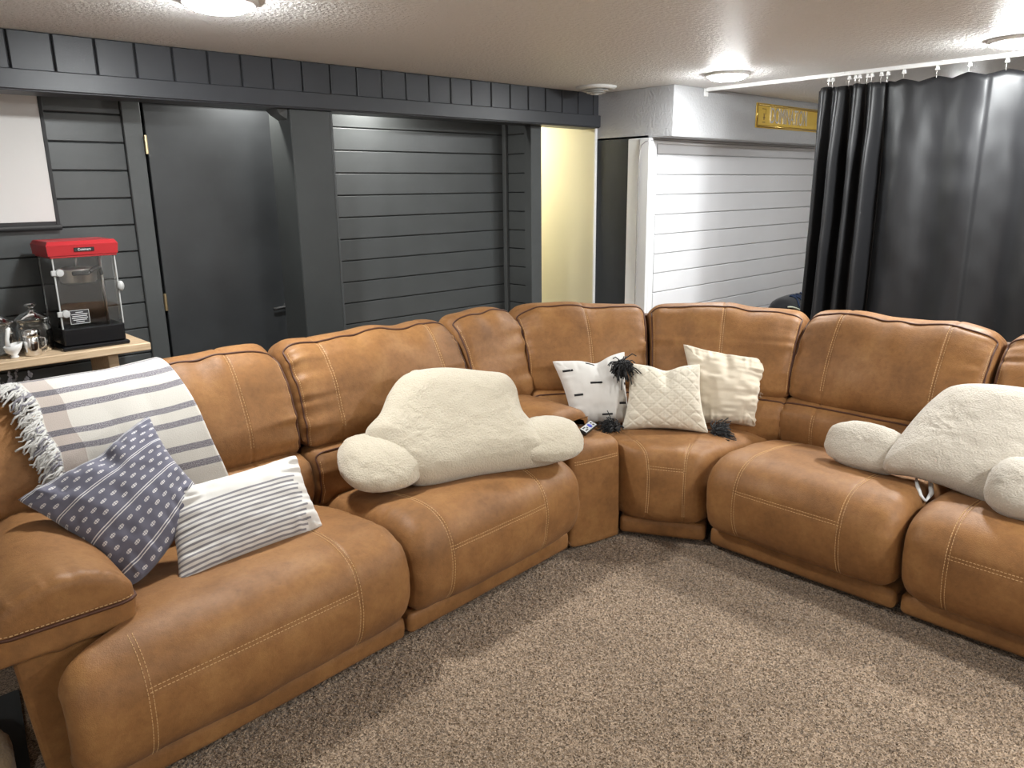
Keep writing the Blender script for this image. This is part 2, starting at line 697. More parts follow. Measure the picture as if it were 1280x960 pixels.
# door casing
struct(box('trim_3', 1.345, 1.435, YB - 0.016, YB + 0.06, 0, 2.12, M['charcoal'], c=0.004))
struct(box('trim_4', 1.435, 2.26, YB - 0.016, YB + 0.06, 2.045, 2.12, M['charcoal'], c=0.004))
struct(box('trim_5', 2.215, 2.26, YB - 0.016, YB + 0.06, 0, 2.045, M['charcoal'], c=0.004))
# door slab
door = struct(box('door_1', 1.452, 2.208, YB - 0.004, YB + 0.036, 0.012, 2.04, M['charcoal_door'], c=0.003))
for z in (1.834, 1.040, 0.28):
    mb = MB()
    mb.add(*tube([(1.444, YB - 0.014, z - 0.045), (1.444, YB - 0.014, z + 0.045)], 0.008, 10))
    mb.add(*cbox(1.436, 1.4525, YB - 0.012, YB - 0.004, z - 0.044, z + 0.044, 0.001))
    o = mkb('hinge', mb, M['brass'], door)
    o['label'] = 'brass door hinge'
mb = MB()
v, f = lathe(0, 0, [(0.0, 0), (0.026, 0), (0.026, 0.006), (0.010, 0.010), (0.010, 0.045), (0.0, 0.045)], 16)
v = np.stack([v[:, 0] + 2.135, YB - 0.004 - v[:, 2], v[:, 1] + 0.94], 1)
mb.add(v, f)
mb.add(*tube([(2.135, YB - 0.044, 0.94), (2.09, YB - 0.047, 0.943), (2.03, YB - 0.044, 0.938)], 0.009, 8))
mkb('door_handle', mb, M['black_matte'], door, True)['label'] = 'dark lever door handle'

# header beam with vertical boards above a trim rail
beam = struct(box('trim_6', -2.3, 4.585, YH + 0.012, YH + 0.15, 2.035, CEIL, M['groove'], c=0.001))
x = 2.308 - 28 * 0.1645
xs = []
while x < 4.58:
    xs.append(x); x += 0.1645
for i, xa in enumerate(xs):
    xb = min(xa + 0.1645 - 0.007, 4.585)
    if xa < -2.3:
        continue
    box('panel_board', xa + 0.0035, xb + 0.0035 if xb < 4.58 else 4.585, YH, YH + 0.0125, 2.075, CEIL - 0.001,
        M['charcoal_beam'], beam, 0.004)
box('rail', -2.3, 4.612, YH - 0.022, YH + 0.0121, 2.018, 2.098, M['charcoal_beam'], beam, 0.004)
box('soffit_board', -2.3, 4.585, YH - 0.012, YH + 0.15, 2.012, 2.034, M['charcoal_beam'], beam, 0.003)

# post under the beam
post = struct(box('trim_7', 2.056, 2.292, YH, 4.07, 0, 2.011, M['charcoal_post'], c=0.005))
box('edge_strip', 2.293, 2.312, YH + 0.012, YH + 0.10, 0, 2.011, M['charcoal'], post, 0.003)
v, f = hexa([(2.012, YH + 0.03, 1.985), (2.055, YH + 0.03, 1.96), (2.055, YH + 0.13, 1.96), (2.012, YH + 0.13, 1.985),
             (1.992, YH + 0.02, 2.011), (2.055, YH + 0.02, 2.011), (2.055, YH + 0.14, 2.011), (1.992, YH + 0.14, 2.011)])
mk('bracket', v, f, M['charcoal'], post, False)

# hallway beyond the beam
struct(box('wall_hall', 4.5, 4.56, 3.85, 5.2, 0, CEIL, M['cream'], c=0.001))
struct(box('wall_hall_end', 3.0, 4.5, 5.2, 5.26, 0, CEIL, M['cream'], c=0.001))
struct(box('wall_hall_side', 3.9275, 3.993, 4.305, 5.2, 0, CEIL, M['cream'], c=0.001))
struct(box('trim_8', 4.478, 4.4995, 3.835, 3.849, 0, 2.01, M['white_trim'], c=0.002))   # pale corner bead

# end wall under the soffit: dark panel, white casings
struct(box('wall_end', 4.5, 4.60, 3.375, 3.848, 0, 1.94, M['dark_strip'], c=0.001))
struct(box('trim_9', 4.478, 4.4995, 3.432, 3.535, 0, 1.921, M['white_trim'], c=0.004))
struct(box('trim_10', 4.470, 4.4995, 3.345, 3.428, 0, 1.921, M['white_trim'], c=0.004))
struct(box('trim_11', 4.5005, 4.56, 3.345, 3.369, 0, 1.921, M['white_trim'], c=0.003))
# white boarded wall
board_wall('wall_white', 4.601, 7.5, 3.37, 1.738 - 12 * 0.139 - 0.06, M['white_board'], M['white_back'], 14, pitch=0.139)
struct(box('trim_12', 4.56, 7.5, 3.348, 3.3699, 1.885, 1.921, M['white_trim'], c=0.003))
cbp = catmull([(4.466, 3.430, .05), (4.466, 3.430, .9), (4.466, 3.430, 1.60), (4.466, 3.424, 1.82), (4.464, 3.395, 1.885), (4.480, 3.343, 1.905),
               (4.62, 3.342, 1.908), (5.2, 3.343, 1.903), (6.2, 3.343, 1.906), (7.3, 3.343, 1.904)], 120, closed=False)
cb_ = mk('cable', *tube(cbp, 0.0028, 6), new_mat('grey_cable', (0.22, 0.21, 0.21), 0.6))
tag(cb_, 'thin grey cable running up the white casing and along the white boarded wall', 'cable')
# boxed-in soffit
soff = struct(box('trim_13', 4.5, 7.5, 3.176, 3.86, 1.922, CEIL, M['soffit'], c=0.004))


# ------------------------------------------------------------------ ceiling lamps
def ceiling_lamp(x, y, label, power=1.0, r=0.135):
    t = empty('ceiling_lamp', (x, y, CEIL), label, 'lamp')
    t['group'] = 'round flush ceiling lamps'
    z = CEIL - 0.0005
    v, f = lathe(x, y, [(0.0, z), (r, z), (r, z - 0.005), (r * 0.95, z - 0.013), (r * 0.80, z - 0.020), (r * 0.79, z - 0.012), (0.0, z - 0.012)], 40)
    mk('trim_ring', v, f, M['white_plastic'], t)
    prof = [(r * 0.785, z - 0.013)]
    for k in range(9):
        a = k / 8 * math.pi / 2
        prof.append((r * 0.785 * math.cos(a), z - 0.019 - 0.024 * math.sin(a)))
    v, f = lathe(x, y, prof, 40)
    glow = emit_mat('lamp_diffuser', (0.97, 1.0, 1.0), LAMP_POWER * power)
    mk('diffuser', v, f, glow, t)['label'] = 'glowing white dome diffuser'
    return t


ceiling_lamp(1.28, 2.83, 'glowing flush ceiling lamp in front of the dark beam, cut off by the top edge', 0.75)
ceiling_lamp(4.347, 2.69, 'glowing flush ceiling lamp near the white soffit and the end of the curtain track', 0.60)
ceiling_lamp(4.425, 1.18, 'glowing flush ceiling lamp above the black curtain at the right', 1.2)
for k, (x, y) in enumerate(((2.9, -2.0), (-1.6, -0.2), (1.2, -1.5), (3.0, -0.75), (6.15, 1.95))):  # unseen lamps added as fill to raise the room's brightness
    ceiling_lamp(x, y, ['glowing flush ceiling lamp by the front wall on the right',
                        'glowing flush ceiling lamp beside the far left wall',
                        'glowing flush ceiling lamp nearest the front wall',
                        'glowing flush ceiling lamp over the open floor on the right',
                        'glowing flush ceiling lamp in the space behind the black curtain'][k], (0.55, 0.6, 0.5, 1.05, 0.32)[k])
# lamp hidden behind the beam, over the hallway entrance
t = empty('hallway_lamp', (4.18, 4.95, CEIL), 'small warm hallway ceiling lamp behind the dark beam', 'lamp')
z = CEIL - 0.0005
v, f = lathe(4.18, 4.95, [(0, z), (0.09, z), (0.09, z - 0.012), (0.075, z - 0.018), (0.0, z - 0.018)], 28)
mk('trim_ring', v, f, M['white_plastic'], t)
v, f = lathe(4.18, 4.95, [(0.072, z - 0.019), (0.06, z - 0.035), (0.03, z - 0.042), (0, z - 0.043)], 28)
mk('diffuser', v, f, M['hall_glow'], t)

# small unseen spots added behind the beam to brighten the door and alcove
M['spot_glow'] = emit_mat('spot_diffuser', (1.0, 0.98, 0.92), ADDED_SPOT_POWER)
for x, lab in ((1.93, 'small recessed spot lamp above the dark door, behind the beam'),
               (2.72, 'small recessed spot lamp above the dark boarded alcove, behind the beam')):
    t = empty('recessed_spot', (x, 4.075, CEIL), lab, 'lamp', 'recessed spots behind the beam')
    v, f = lathe(x, 4.075, [(0, z), (0.035, z), (0.035, z - 0.006), (0.028, z - 0.009), (0.0, z - 0.009)], 24)
    mk('trim_ring', v, f, M['black_matte'], t)
    v, f = lathe(x, 4.075, [(0.027, z - 0.0095), (0.018, z - 0.013), (0, z - 0.014)], 24)
    mk('diffuser', v, f, M['spot_glow'], t)

# round ceiling vent
t = empty('ceiling_vent', (4.18, 3.58, CEIL), 'round white louvred ceiling vent beside the beam end', 'vent')
z = CEIL - 0.0005
v, f = lathe(4.18, 3.58, [(0.0, z), (0.135, z), (0.138, z - 0.006), (0.120, z - 0.018), (0.10, z - 0.022), (0.098, z - 0.012), (0, z - 0.012)], 40)
mk('flange', v, f, M['white_plastic'], t)
for k, (r, dz) in enumerate(((0.088, 0.030), (0.066, 0.040), (0.042, 0.048))):
    v, f = lathe(4.18, 3.58, [(r, z - dz), (r - 0.016, z - dz + 0.012), (r - 0.019, z - dz + 0.011), (r - 0.004, z - dz - 0.002), (r, z - dz)], 32)
    mk('louvre_ring', v, f, M['white_plastic'], t)
v, f = lathe(4.18, 3.58, [(0, z - 0.012), (0.012, z - 0.012), (0.012, z - 0.045), (0.020, z - 0.050), (0.0, z - 0.054)], 20)
mk('hub', v, f, M['white_plastic'], t)


# ------------------------------------------------------------------ cushion builder
class Cushion:
    def __init__(self, prof, W, fmap, r=0.06, m=140, ds=0.02, puff=0.012, soft=0.004, gather=0.006, gl=0.09,
                 grooves_s=(), grooves_t=(), wave=None, seed=0, gfreq=26, extra=None, radial=0.0):
        P = catmull(prof, m)
        area = 0.5 * np.sum(P[:, 0] * np.roll(P[:, 1], -1) - np.roll(P[:, 0], -1) * P[:, 1])
        T = np.roll(P, -1, 0) - np.roll(P, 1, 0)
        T /= np.linalg.norm(T, axis=1)[:, None]
        Nn = np.stack([T[:, 1], -T[:, 0]], 1) * (1 if area > 0 else -1)
        per = np.linalg.norm(np.roll(P, -1, 0) - P, axis=1).sum()
        arc = np.arange(m) / m * per
        end = np.array([0, .002, .006, .012, .02, .03, .042, .056, .072, .09])
        ds_list = np.concatenate([end, np.arange(0.105, W - 0.105, ds), W - end[::-1]])
        ex = [g * W + d for g in grooves_s for d in (-.016, -.009, -.0045, 0, .0045, .009, .016)]
        d = np.unique(np.round(np.concatenate([ds_list, ex]), 5)) if ex else ds_list
        d = d[(d >= 0) & (d <= W)]
        self.s = d / W
        self.W, self.P, self.N2, self.m = W, P, Nn, m
        S, A = np.meshgrid(d, arc, indexing='ij')
        e = np.minimum(S, W - S)
        ins = np.where(e < r, r - np.sqrt(np.maximum(r * r - (r - e) ** 2, 0)), 0)
        D = -ins if not radial else 0 * ins
        b = 4 * (S / W) * (1 - S / W)
        D = D + puff * b
        D += soft * (vnoise(S * 4.2, A * 4.2, seed + 1) + 0.5 * vnoise(S * 9, A * 9, seed + 2))
        for side in (0, 1):
            ee = S if side == 0 else W - S
            ln = gl * (0.65 + 0.6 * vnoise(A * 14, A * 0 + side * 5, seed + 3))
            g = vnoise(A * gfreq, A * 0 + 3 + side * 9, seed + 4) + 0.5 * vnoise(A * gfreq * 2.1, A * 0, seed + 5)
            D += gather * g * np.exp(-ee / np.maximum(ln, 0.02)) * smooth(0, 0.015, ee)
        for gs in grooves_s:
            D -= 0.0035 * np.exp(-((S - gs * W) / 0.0075) ** 2)
        for (uz, s0, s1) in grooves_t:
            j = self.near(uz)
            dd = np.abs(np.arange(m) - j); dd = np.minimum(dd, m - dd) * per / m
            D -= 0.003 * np.exp(-(dd[None, :] / 0.011) ** 2) * ((S / W >= s0) & (S / W <= s1))
        if extra is not None:
            D += extra(S / W, np.broadcast_to(P[None, :, 0], S.shape), np.broadcast_to(P[None, :, 1], S.shape), A)

        def place(off):
            u = P[None, :, 0] + Nn[None, :, 0] * (D + off)
            zz = P[None, :, 1] + Nn[None, :, 1] * (D + off)
            if radial:
                k = np.clip(ins / radial, 0, 0.9)
                u = u + (P[:, 0].mean() - u) * k
                zz = zz + (P[:, 1].mean() - zz) * k
            if wave is not None:
                zz = zz + wave(S / W, u, zz)
            return fmap(S / W, u, zz)
        self.G = place(0.0)
        G2 = place(0.002)
        n = G2 - self.G
        self.GN = n / (np.linalg.norm(n, axis=2)[..., None] + 1e-12)

    def near(self, uz):
        return int(np.argmin((self.P[:, 0] - uz[0]) ** 2 + (self.P[:, 1] - uz[1]) ** 2))

    def mesh(self):
        n, m = self.G.shape[:2]
        V = self.G.reshape(-1, 3)
        F = gridf(n, m, True)
        parts = [V]
        base = n * m
        for e, row in ((0, 0), (1, (n - 1) * m)):
            L = self.G[0] if e == 0 else self.G[-1]
            c = L.mean(0)
            prev = row
            for q in (0.93, 0.6, 0.25):
                parts.append(c + (L - c) * q)
                for j in range(m):
                    j2 = (j + 1) % m
                    f = (prev + j, prev + j2, base + j2, base + j)
                    F.append(f if e == 0 else f[::-1])
                prev = base
                base += m
            f = tuple(prev + j for j in range(m))
            F.append(f if e == 0 else f[::-1])
        V = np.vstack(parts)
        return V, F

    def at(self, s, j, off=0.0):
        """world point and normal at width fraction s, profile index j (floats, arrays)"""
        s = np.asarray(s, float); j = np.asarray(j, float) % self.m
        n = len(self.s)
        fi = np.interp(s, self.s, np.arange(n))
        i0 = np.clip(fi.astype(int), 0, n - 2); a = (fi - i0)[:, None]
        j0 = j.astype(int) % self.m; j1 = (j0 + 1) % self.m; b = (j - np.floor(j))[:, None]

        def g(A):
            return (A[i0, j0] * (1 - a) + A[i0 + 1, j0] * a) * (1 - b) + (A[i0, j1] * (1 - a) + A[i0 + 1, j1] * a) * b
        p = g(self.G); nn = g(self.GN)
        nn /= np.linalg.norm(nn, axis=1)[:, None] + 1e-12
        return p + nn * off, nn

    def jrange(self, a, b):
        """profile index from uz a to uz b going forward along the profile"""
        j0, j1 = self.near(a), self.near(b)
        if j1 < j0:
            j1 += self.m
        return j0, j1


def dashes(mb, p, n, dash=0.0075, gap=0.0040, w=0.0013, h=0.0011):
    d = np.concatenate([[0], np.cumsum(np.linalg.norm(np.diff(p, axis=0), axis=1))])
    L = d[-1]
    k = int(L / (dash + gap))
    if k < 1:
        return
    a0 = np.arange(k) * (dash + gap); a1 = a0 + dash
    gi = lambda q, A: np.stack([np.interp(q, d, A[:, c]) for c in range(3)], 1)
    P0, P1, N0, N1 = gi(a0, p), gi(a1, p), gi(a0, n), gi(a1, n)
    T = P1 - P0; T /= np.linalg.norm(T, axis=1)[:, None] + 1e-12
    B = np.cross(T, N0); B /= np.linalg.norm(B, axis=1)[:, None] + 1e-12
    V = np.stack([P0 - B * w - N0 * 0.001, P0 + B * w - N0 * 0.001, P0 + B * w * .6 + N0 * h, P0 - B * w * .6 + N0 * h,
                  P1 - B * w - N1 * 0.001, P1 + B * w - N1 * 0.001, P1 + B * w * .6 + N1 * h, P1 - B * w * .6 + N1 * h], 1)
    V = V.reshape(-1, 3)
    F = []
    for q in range(k):
        o = q * 8
        F += [(o + 0, o + 3, o + 2, o + 1), (o + 4, o + 5, o + 6, o + 7), (o + 1, o + 2, o + 6, o + 5),
              (o + 2, o + 3, o + 7, o + 6), (o + 3, o + 0, o + 4, o + 7)]
    mb.add(V, F)


def stitch_s(mb, c, s, a, b, double=True):
    j0, j1 = c.jrange(a, b)
    jj = np.linspace(j0, j1, max(12, (j1 - j0) * 3))
    for off in ((-0.0058, 0.0058) if double else (0,)):
        p, n = c.at(np.full(len(jj), s + off / c.W), jj, 0.0004)
        dashes(mb, p, n)


def stitch_t(mb, c, uz, s0, s1, double=True):
    j = c.near(uz)
    per = c.m / (np.linalg.norm(np.roll(c.P, -1, 0) - c.P, axis=1).sum())
    ss = np.linspace(s0, s1, 120)
    for off in ((-0.0058, 0.0058) if double else (0,)):
        p, n = c.at(ss, np.full(len(ss), j + off * per), 0.0004)
        dashes(mb, p, n)


def rim(mb, c, d, a, b, r=0.0042, off=0.002, stitches=None):
    """piping round the front panel: up one end, along the top, down the other"""
    j0, j1 = c.jrange(a, b)
    jj = np.arange(j0, j1 + 1)
    s0 = d / c.W
    kk = np.linspace(s0, 1 - s0, 90)
    S = np.concatenate([np.full(len(jj), s0), kk[1:-1], np.full(len(jj), 1 - s0)])
    J = np.concatenate([jj, np.full(len(kk) - 2, j1), jj[::-1]])
    p, n = c.at(S, J, off)
    # light smoothing so the corner turns softly
    q = p.copy()
    for _ in range(3):
        q[1:-1] = (q[:-2] + q[1:-1] * 2 + q[2:]) / 4
    mb.add(*tube(q, r, 6))
    if stitches is not None:
        for sd in (s0 + 0.009 / c.W, 1 - s0 - 0.009 / c.W):
            jf = np.linspace(j0, j1 - 2, (j1 - j0) * 3)
            p, n = c.at(np.full(len(jf), sd), jf, 0.0004)
            dashes(stitches, p, n, 0.005, 0.004, 0.0011, 0.001)


# ------------------------------------------------------------------ the sectional sofa
sofa = empty('sectional_sofa', (1.9, 2.5, 0), 'large L-shaped tan leather reclining sectional sofa with contrast stitching on the carpet', 'sofa')

SEAT = [(.03, .118), (-.03, .135), (-.068, .20), (-.080, .29), (-.066, .375), (-.022, .432), (.06, .462), (.18, .463), (.34, .446),
        (.50, .415), (.63, .378), (.66, .33), (.62, .24), (.40, .15), (.15, .122)]
LUMB = [(.62, .33), (.575, .37), (.548, .43), (.546, .50), (.562, .550), (.600, .582), (.68, .588), (.78, .54), (.79, .40), (.72, .33)]
BACK = [(.70, .585), (.645, .592), (.622, .635), (.632, .72), (.668, .82), (.718, .91), (.765, .962), (.80, .981), (.845, .992),
        (.895, .985), (.935, .95), (.95, .85), (.95, .70), (.90, .60), (.80, .575)]
TL = (-.072, .345)


def yf(x):
    return 2.06 + (x - 1.41) * 0.07


def map_left(x0, x1, skew=True):
    def f(s, u, z):
        X = x0 + s * (x1 - x0)
        Y = (yf(X) if skew else 2.06) + u
        return np.stack(np.broadcast_arrays(X, Y, z), -1)
    return f


def map_right(y0, y1):
    def f(s, u, z):
        Y = y0 + s * (y1 - y0)
        return np.stack(np.broadcast_arrays(2.82 + u, Y, z), -1)
    return f


def build_part(name, c, mat=None, lines=(), tlines=(), rimspec=None):
    v, f = c.mesh()
    part = mk(name, v, f, mat or M['leather'], sofa)
    st = MB()
    for l in lines:
        stitch_s(st, c, *l)
    for l in tlines:
        stitch_t(st, c, *l)
    if rimspec:
        mb = MB()
        rim(mb, c, *rimspec, stitches=st)
        mk('piping', mb.verts(), mb.f, M['piping'], part)
    if st.n:
        o = mk('stitching', st.verts(), st.f, M['stitch'], part, False)
        o['label'] = 'pale tan double-row stitching'
        o['kind'] = 'stuff'
        ROOT_LOC[o.name] = ROOT_LOC[sofa.name]
    return part


def seat(fmap, W, sl, sr, seed, left_end=(.50, .415), **kw):
    def ex(S, u, z, A):
        # slack wrinkles low on the front, near the ends
        w = smooth(0.40, 0.2, z) * (u < 0.1)
        return 0.0035 * w * vnoise(S * W * 9, A * 16, seed + 9)
    c = Cushion(SEAT, W, fmap, r=0.075, puff=0.010, soft=0.004, gather=0.0055, grooves_s=(sl, sr) if left_end[0] > .4 else (sr,),
                grooves_t=((TL, sl, sr),), seed=seed, extra=ex, **kw)
    return build_part('seat_cushion', c, None,
                      [(sl, (-.03, .135), left_end), (sr, (-.03, .135), (.50, .415))],
                      [(TL, sl, sr)]), c


def base_panel(pts_a, pts_b, inward, z0=0.034, z1=0.114):
    """low rounded kick panel from pts_a to pts_b (x, y), inward = unit xy vector into the sofa"""
    a = np.array(pts_a, float); b = np.array(pts_b, float)
    W = float(np.linalg.norm(b - a)); n = np.array(inward, float)

    def f(s, u, z):
        X = a[0] + s * (b[0] - a[0]) + u * n[0]
        Y = a[1] + s * (b[1] - a[1]) + u * n[1]
        return np.stack(np.broadcast_arrays(X, Y, z), -1)
    c = Cushion([(.02, z0), (.004, z0 + .01), (0.0, z0 + .045), (.004, z1 - .012), (.02, z1), (.12, z1), (.16, z1 - .02), (.16, z0 + .02), (.12, z0)],
                W, f, r=0.022, m=48, ds=0.04, puff=0.002, soft=0.002, gather=0.0015, seed=int(W * 100))
    return build_part('base_panel', c, M['leather'])


def backs(fmap, W, seed, lines, lumbar=True, low=None, lrim=True):
    wv = lambda S, u, z: smooth(0.86, 0.98, z) * (0.012 * vnoise(S * W * 7, S * 0, seed + 21)
                                                  - 0.016 * np.exp(-(np.minimum(S, 1 - S) * W / 0.05) ** 2)
                                                  - (0.030 * smooth(0.85, 0.35, S) if seed == 61 else 0))

    def ex(S, u, z, A):
        # vertical pleats falling from the top seam
        top = smooth(0.80, 0.96, z) * smooth(0.84, 0.79, u)
        fr = smooth(0.86, 0.7, u)
        return 0.0075 * top * vnoise(S * W * 15, A * 2.5, seed + 31) + 0.008 * fr * vnoise(S * W * 5, A * 8, seed + 33)
    prof = BACK if low is None else [(u, low + (z - .575) * (0.995 - low) / (0.995 - .575) if z < .9 else z) for u, z in BACK]
    c = Cushion(prof, W, fmap, r=0.055, puff=0.016, soft=0.005, gather=0.014, gl=0.12, gfreq=22,
                grooves_s=lines, wave=wv, seed=seed, extra=ex)
    bottom = (.645, .592) if low is None else prof[1]
    build_part('back_cushion', c, None, [(s, (.63, .66), (.80, .981)) for s in lines], (),
               (0.014, (.640, .60) if low is None else prof[2], (.80, .981)))
    if lumbar:
        c2 = Cushion(LUMB, W, fmap, r=0.045, puff=0.010, soft=0.005, gather=0.010, gl=0.10, gfreq=24, m=90,
                     grooves_s=lines, seed=seed + 50)
        build_part('lumbar_cushion', c2, None, [(s, (.575, .37), (.562, .550)) for s in lines], (),
                   (0.010, (.575, .37), (.592, .578)) if lrim else None)
    return c


# --- left run: seat one (a T cushion that wraps in front of the arm) and seat two
def map_seat1(s, u, z):
    X = 0.315 + s * 1.09 + 0.22 * smooth(0.03, 0.15, u) * (1 - np.asarray(s)) ** 3
    return np.stack(np.broadcast_arrays(X, yf(X) + u, z), -1)


seat(map_seat1, 1.09, 0.17, 0.78, 3, left_end=(.035, .455))
seat(map_left(1.415, 2.355), 0.94, 0.17, 0.72, 4)
base_panel((0.36, yf(0.36)), (1.405, yf(1.405)), (-0.07, 0.997))
base_panel((1.42, yf(1.42)), (2.345, yf(2.345)), (-0.07, 0.997))
BACK1 = backs(map_left(0.30, 1.392, False), 1.09, 61, (0.20, 0.80), lrim=False)
backs(map_left(1.402, 2.285, False), 0.88, 62, (0.19, 0.82))
# narrow back over the console
backs(map_left(2.292, 2.700, False), 0.41, 63, (), lumbar=False, low=0.52)

# --- right run
seat(map_right(1.722, 0.908), 0.815, 0.20, 0.75, 5)
seat(map_right(0.898, 0.04), 0.86, 0.19, 0.78, 6)
base_panel((2.82, 1.715), (2.82, 0.912), (1, 0))
base_panel((2.82, 0.895), (2.82, 0.05), (1, 0))
backs(map_right(1.722, 0.878), 0.845, 64, (0.22, 0.775))
backs(map_right(0.868, 0.03), 0.84, 65, (0.22, 0.775))

# --- corner wedge
F0, F1 = np.array([2.642, 2.055]), np.array([2.812, 1.748])
Bq = [np.array([2.715, 2.72]), np.array([3.33, 2.56]), np.array([3.48, 1.735])]


def map_corner(s, u, z):
    F = F0[None, :] + np.asarray(s)[..., None] * (F1 - F0)
    ss = np.asarray(s)[..., None]
    B = Bq[0] * (1 - ss) ** 2 + Bq[1] * 2 * ss * (1 - ss) + Bq[2] * ss ** 2
    dirn = (B - F)
    k = np.where(u > 0, u / 0.66, u / 0.80)[..., None]
    P = F + dirn * k
    return np.concatenate([P, np.broadcast_to(z, P.shape[:-1])[..., None]], -1)


SEATC = [(.03, .118), (-.015, .135), (-.035, .20), (-.040, .29), (-.036, .36), (-.012, .425), (.04, .452), (.12, .458), (.30, .452),
         (.50, .43), (.63, .40), (.66, .33), (.62, .24), (.40, .15), (.15, .122)]
cc = Cushion(SEATC, 0.42, map_corner, r=0.05, puff=0.012, soft=0.003, gather=0.005, grooves_s=(.24, .77),
             grooves_t=(((-.034, .375), .24, .77),), seed=7, ds=0.014)
build_part('seat_cushion', cc, None, [(.24, (-.03, .16), (.10, .458)), (.77, (-.03, .16), (.10, .458))], [((-.034, .375), .24, .77)])
base_panel(F0 + np.array([-0.012, 0.022]), F1 + np.array([0.008, -0.014]), (0.87, 0.49))


def map_panel(p0, p1, n0, n1):
    p0, p1, n0, n1 = [np.array(q, float) for q in (p0, p1, n0, n1)]

    def f(s, u, z):
        ss = np.asarray(s)[..., None]
        n = n0 + ss * (n1 - n0)
        n = n / np.linalg.norm(n, axis=-1)[..., None]
        P = p0 + ss * (p1 - p0) + n * (np.asarray(u)[..., None] - 0.80)
        return np.concatenate([P, np.broadcast_to(z, P.shape[:-1])[..., None]], -1)
    return f


backs(map_panel((2.708, 2.86), (3.268, 2.436), (.32, .95), (.70, .715)), 0.70, 66, (0.52,))
backs(map_panel((3.276, 2.424), (3.622, 1.730), (.74, .67), (.98, .20)), 0.78, 67, (0.50,))

# --- console between seat two and the corner
def map_console(s, u, z):
    xa = 2.362 + 0.02 * np.clip(u / 0.7, 0, 1); xb = 2.632 + 0.068 * np.clip(u / 0.8, 0, 1)
    X = xa + s * (xb - xa)
    return np.stack(np.broadcast_arrays(X, 2.135 - (X - 2.36) * 0.22 + u, z), -1)


CONS = [(.02, .026), (.0, .04), (-.004, .15), (-.002, .32), (.004, .44), (.018, .482), (.055, .498), (.16, .500), (.40, .498), (.60, .496), (.66, .45), (.66, .10), (.60, .026), (.3, .02)]
cz = Cushion(CONS, 0.28, map_console, r=0.022, puff=0.006, soft=0.003, gather=0.002, seed=8, ds=0.016)
cons = build_part('console', cz, None, [], [((.001, .425), .06, .95)])
for yy in (2.20, 2.32):
    v, f = lathe(2.44, yy, [(0.0, .4985), (.028, .4985), (.030, .503), (.042, .505), (.044, .503), (.044, .496), (0, .496)], 24)
    o = mk('cup_holder', v, f, M['black_plastic'], cons)
    o['label'] = 'black cup holder ring'


def map_pad(s, u, z):
    return np.stack(np.broadcast_arrays(2.375 + u, 2.31 + s * 0.46, z), -1)


PADC = [(.02, .502), (.0, .53), (.02, .565), (.09, .592), (.20, .590), (.285, .562), (.305, .53), (.29, .502)]
cp = Cushion(PADC, 0.46, map_pad, r=0.04, m=70, puff=0.012, soft=0.003, gather=0.003, seed=9)
build_part('armrest_pad', cp)

# --- left arm
v, f = hexa([(0.285, 2.145, .022), (0.525, 2.145, .022), (0.525, 2.92, .022), (0.385, 2.92, .022),
             (0.238, 2.118, .53), (0.525, 2.118, .53), (0.525, 2.92, .53), (0.365, 2.92, .53)])
arm = mk('arm_panel', v, f, M['leather'], sofa, False)
bv = arm.modifiers.new('bevel', 'BEVEL'); bv.width = 0.02; bv.segments = 3


def map_arm(s, u, z):
    y = 2.095 + s * 0.66
    return np.stack(np.broadcast_arrays(u + 0.10 * smooth(2.3, 2.9, y) * smooth(0.52, 0.24, u), y, z), -1)


ARM = [(.225, .452), (.214, .465), (.212, .495), (.213, .525), (.235, .585), (.31, .632), (.40, .640), (.49, .612), (.540, .565), (.546, .525), (.546, .495), (.543, .465), (.53, .452), (.40, .448)]
ca = Cushion(ARM, 0.66, map_arm, r=0.030, radial=0.12, m=110, puff=0.010, soft=0.005, gather=0.008, gl=0.07, gfreq=30, seed=12)
pad = build_part('armrest_pad', ca)
# piping round the front end of the arm pad
jl, jr = ca.near((.213, .525)), ca.near((.546, .525))
out_ = np.array([0, -0.003, 0])
g0 = ca.G[0]
ends = [ca.G[k][jl] + np.array([-0.002, 0, 0]) for k in (6, 4, 2)]
ende = [ca.G[k][jr] + np.array([0.002, 0, 0]) for k in (2, 4)]
pp = np.array(ends + [g0[jl] + (g0[jr] - g0[jl]) * t + out_ for t in np.linspace(0, 1, 24)] + ende)
side = ca.at(np.linspace(0.05, 0.34, 24), np.full(24, jr), 0.002)[0]
path = np.vstack([pp, side[1:]])
mk('piping', *tube(path, 0.005, 6), M['piping'], pad)
st = MB()
nn = np.tile(np.array([[0, -0.9, 0.4]]), (len(pp), 1))
dashes(st, pp + np.array([0, -0.0005, 0.009]), nn)
o = mk('stitching', st.verts(), st.f, M['stitch'], pad, False)
o['kind'] = 'stuff'

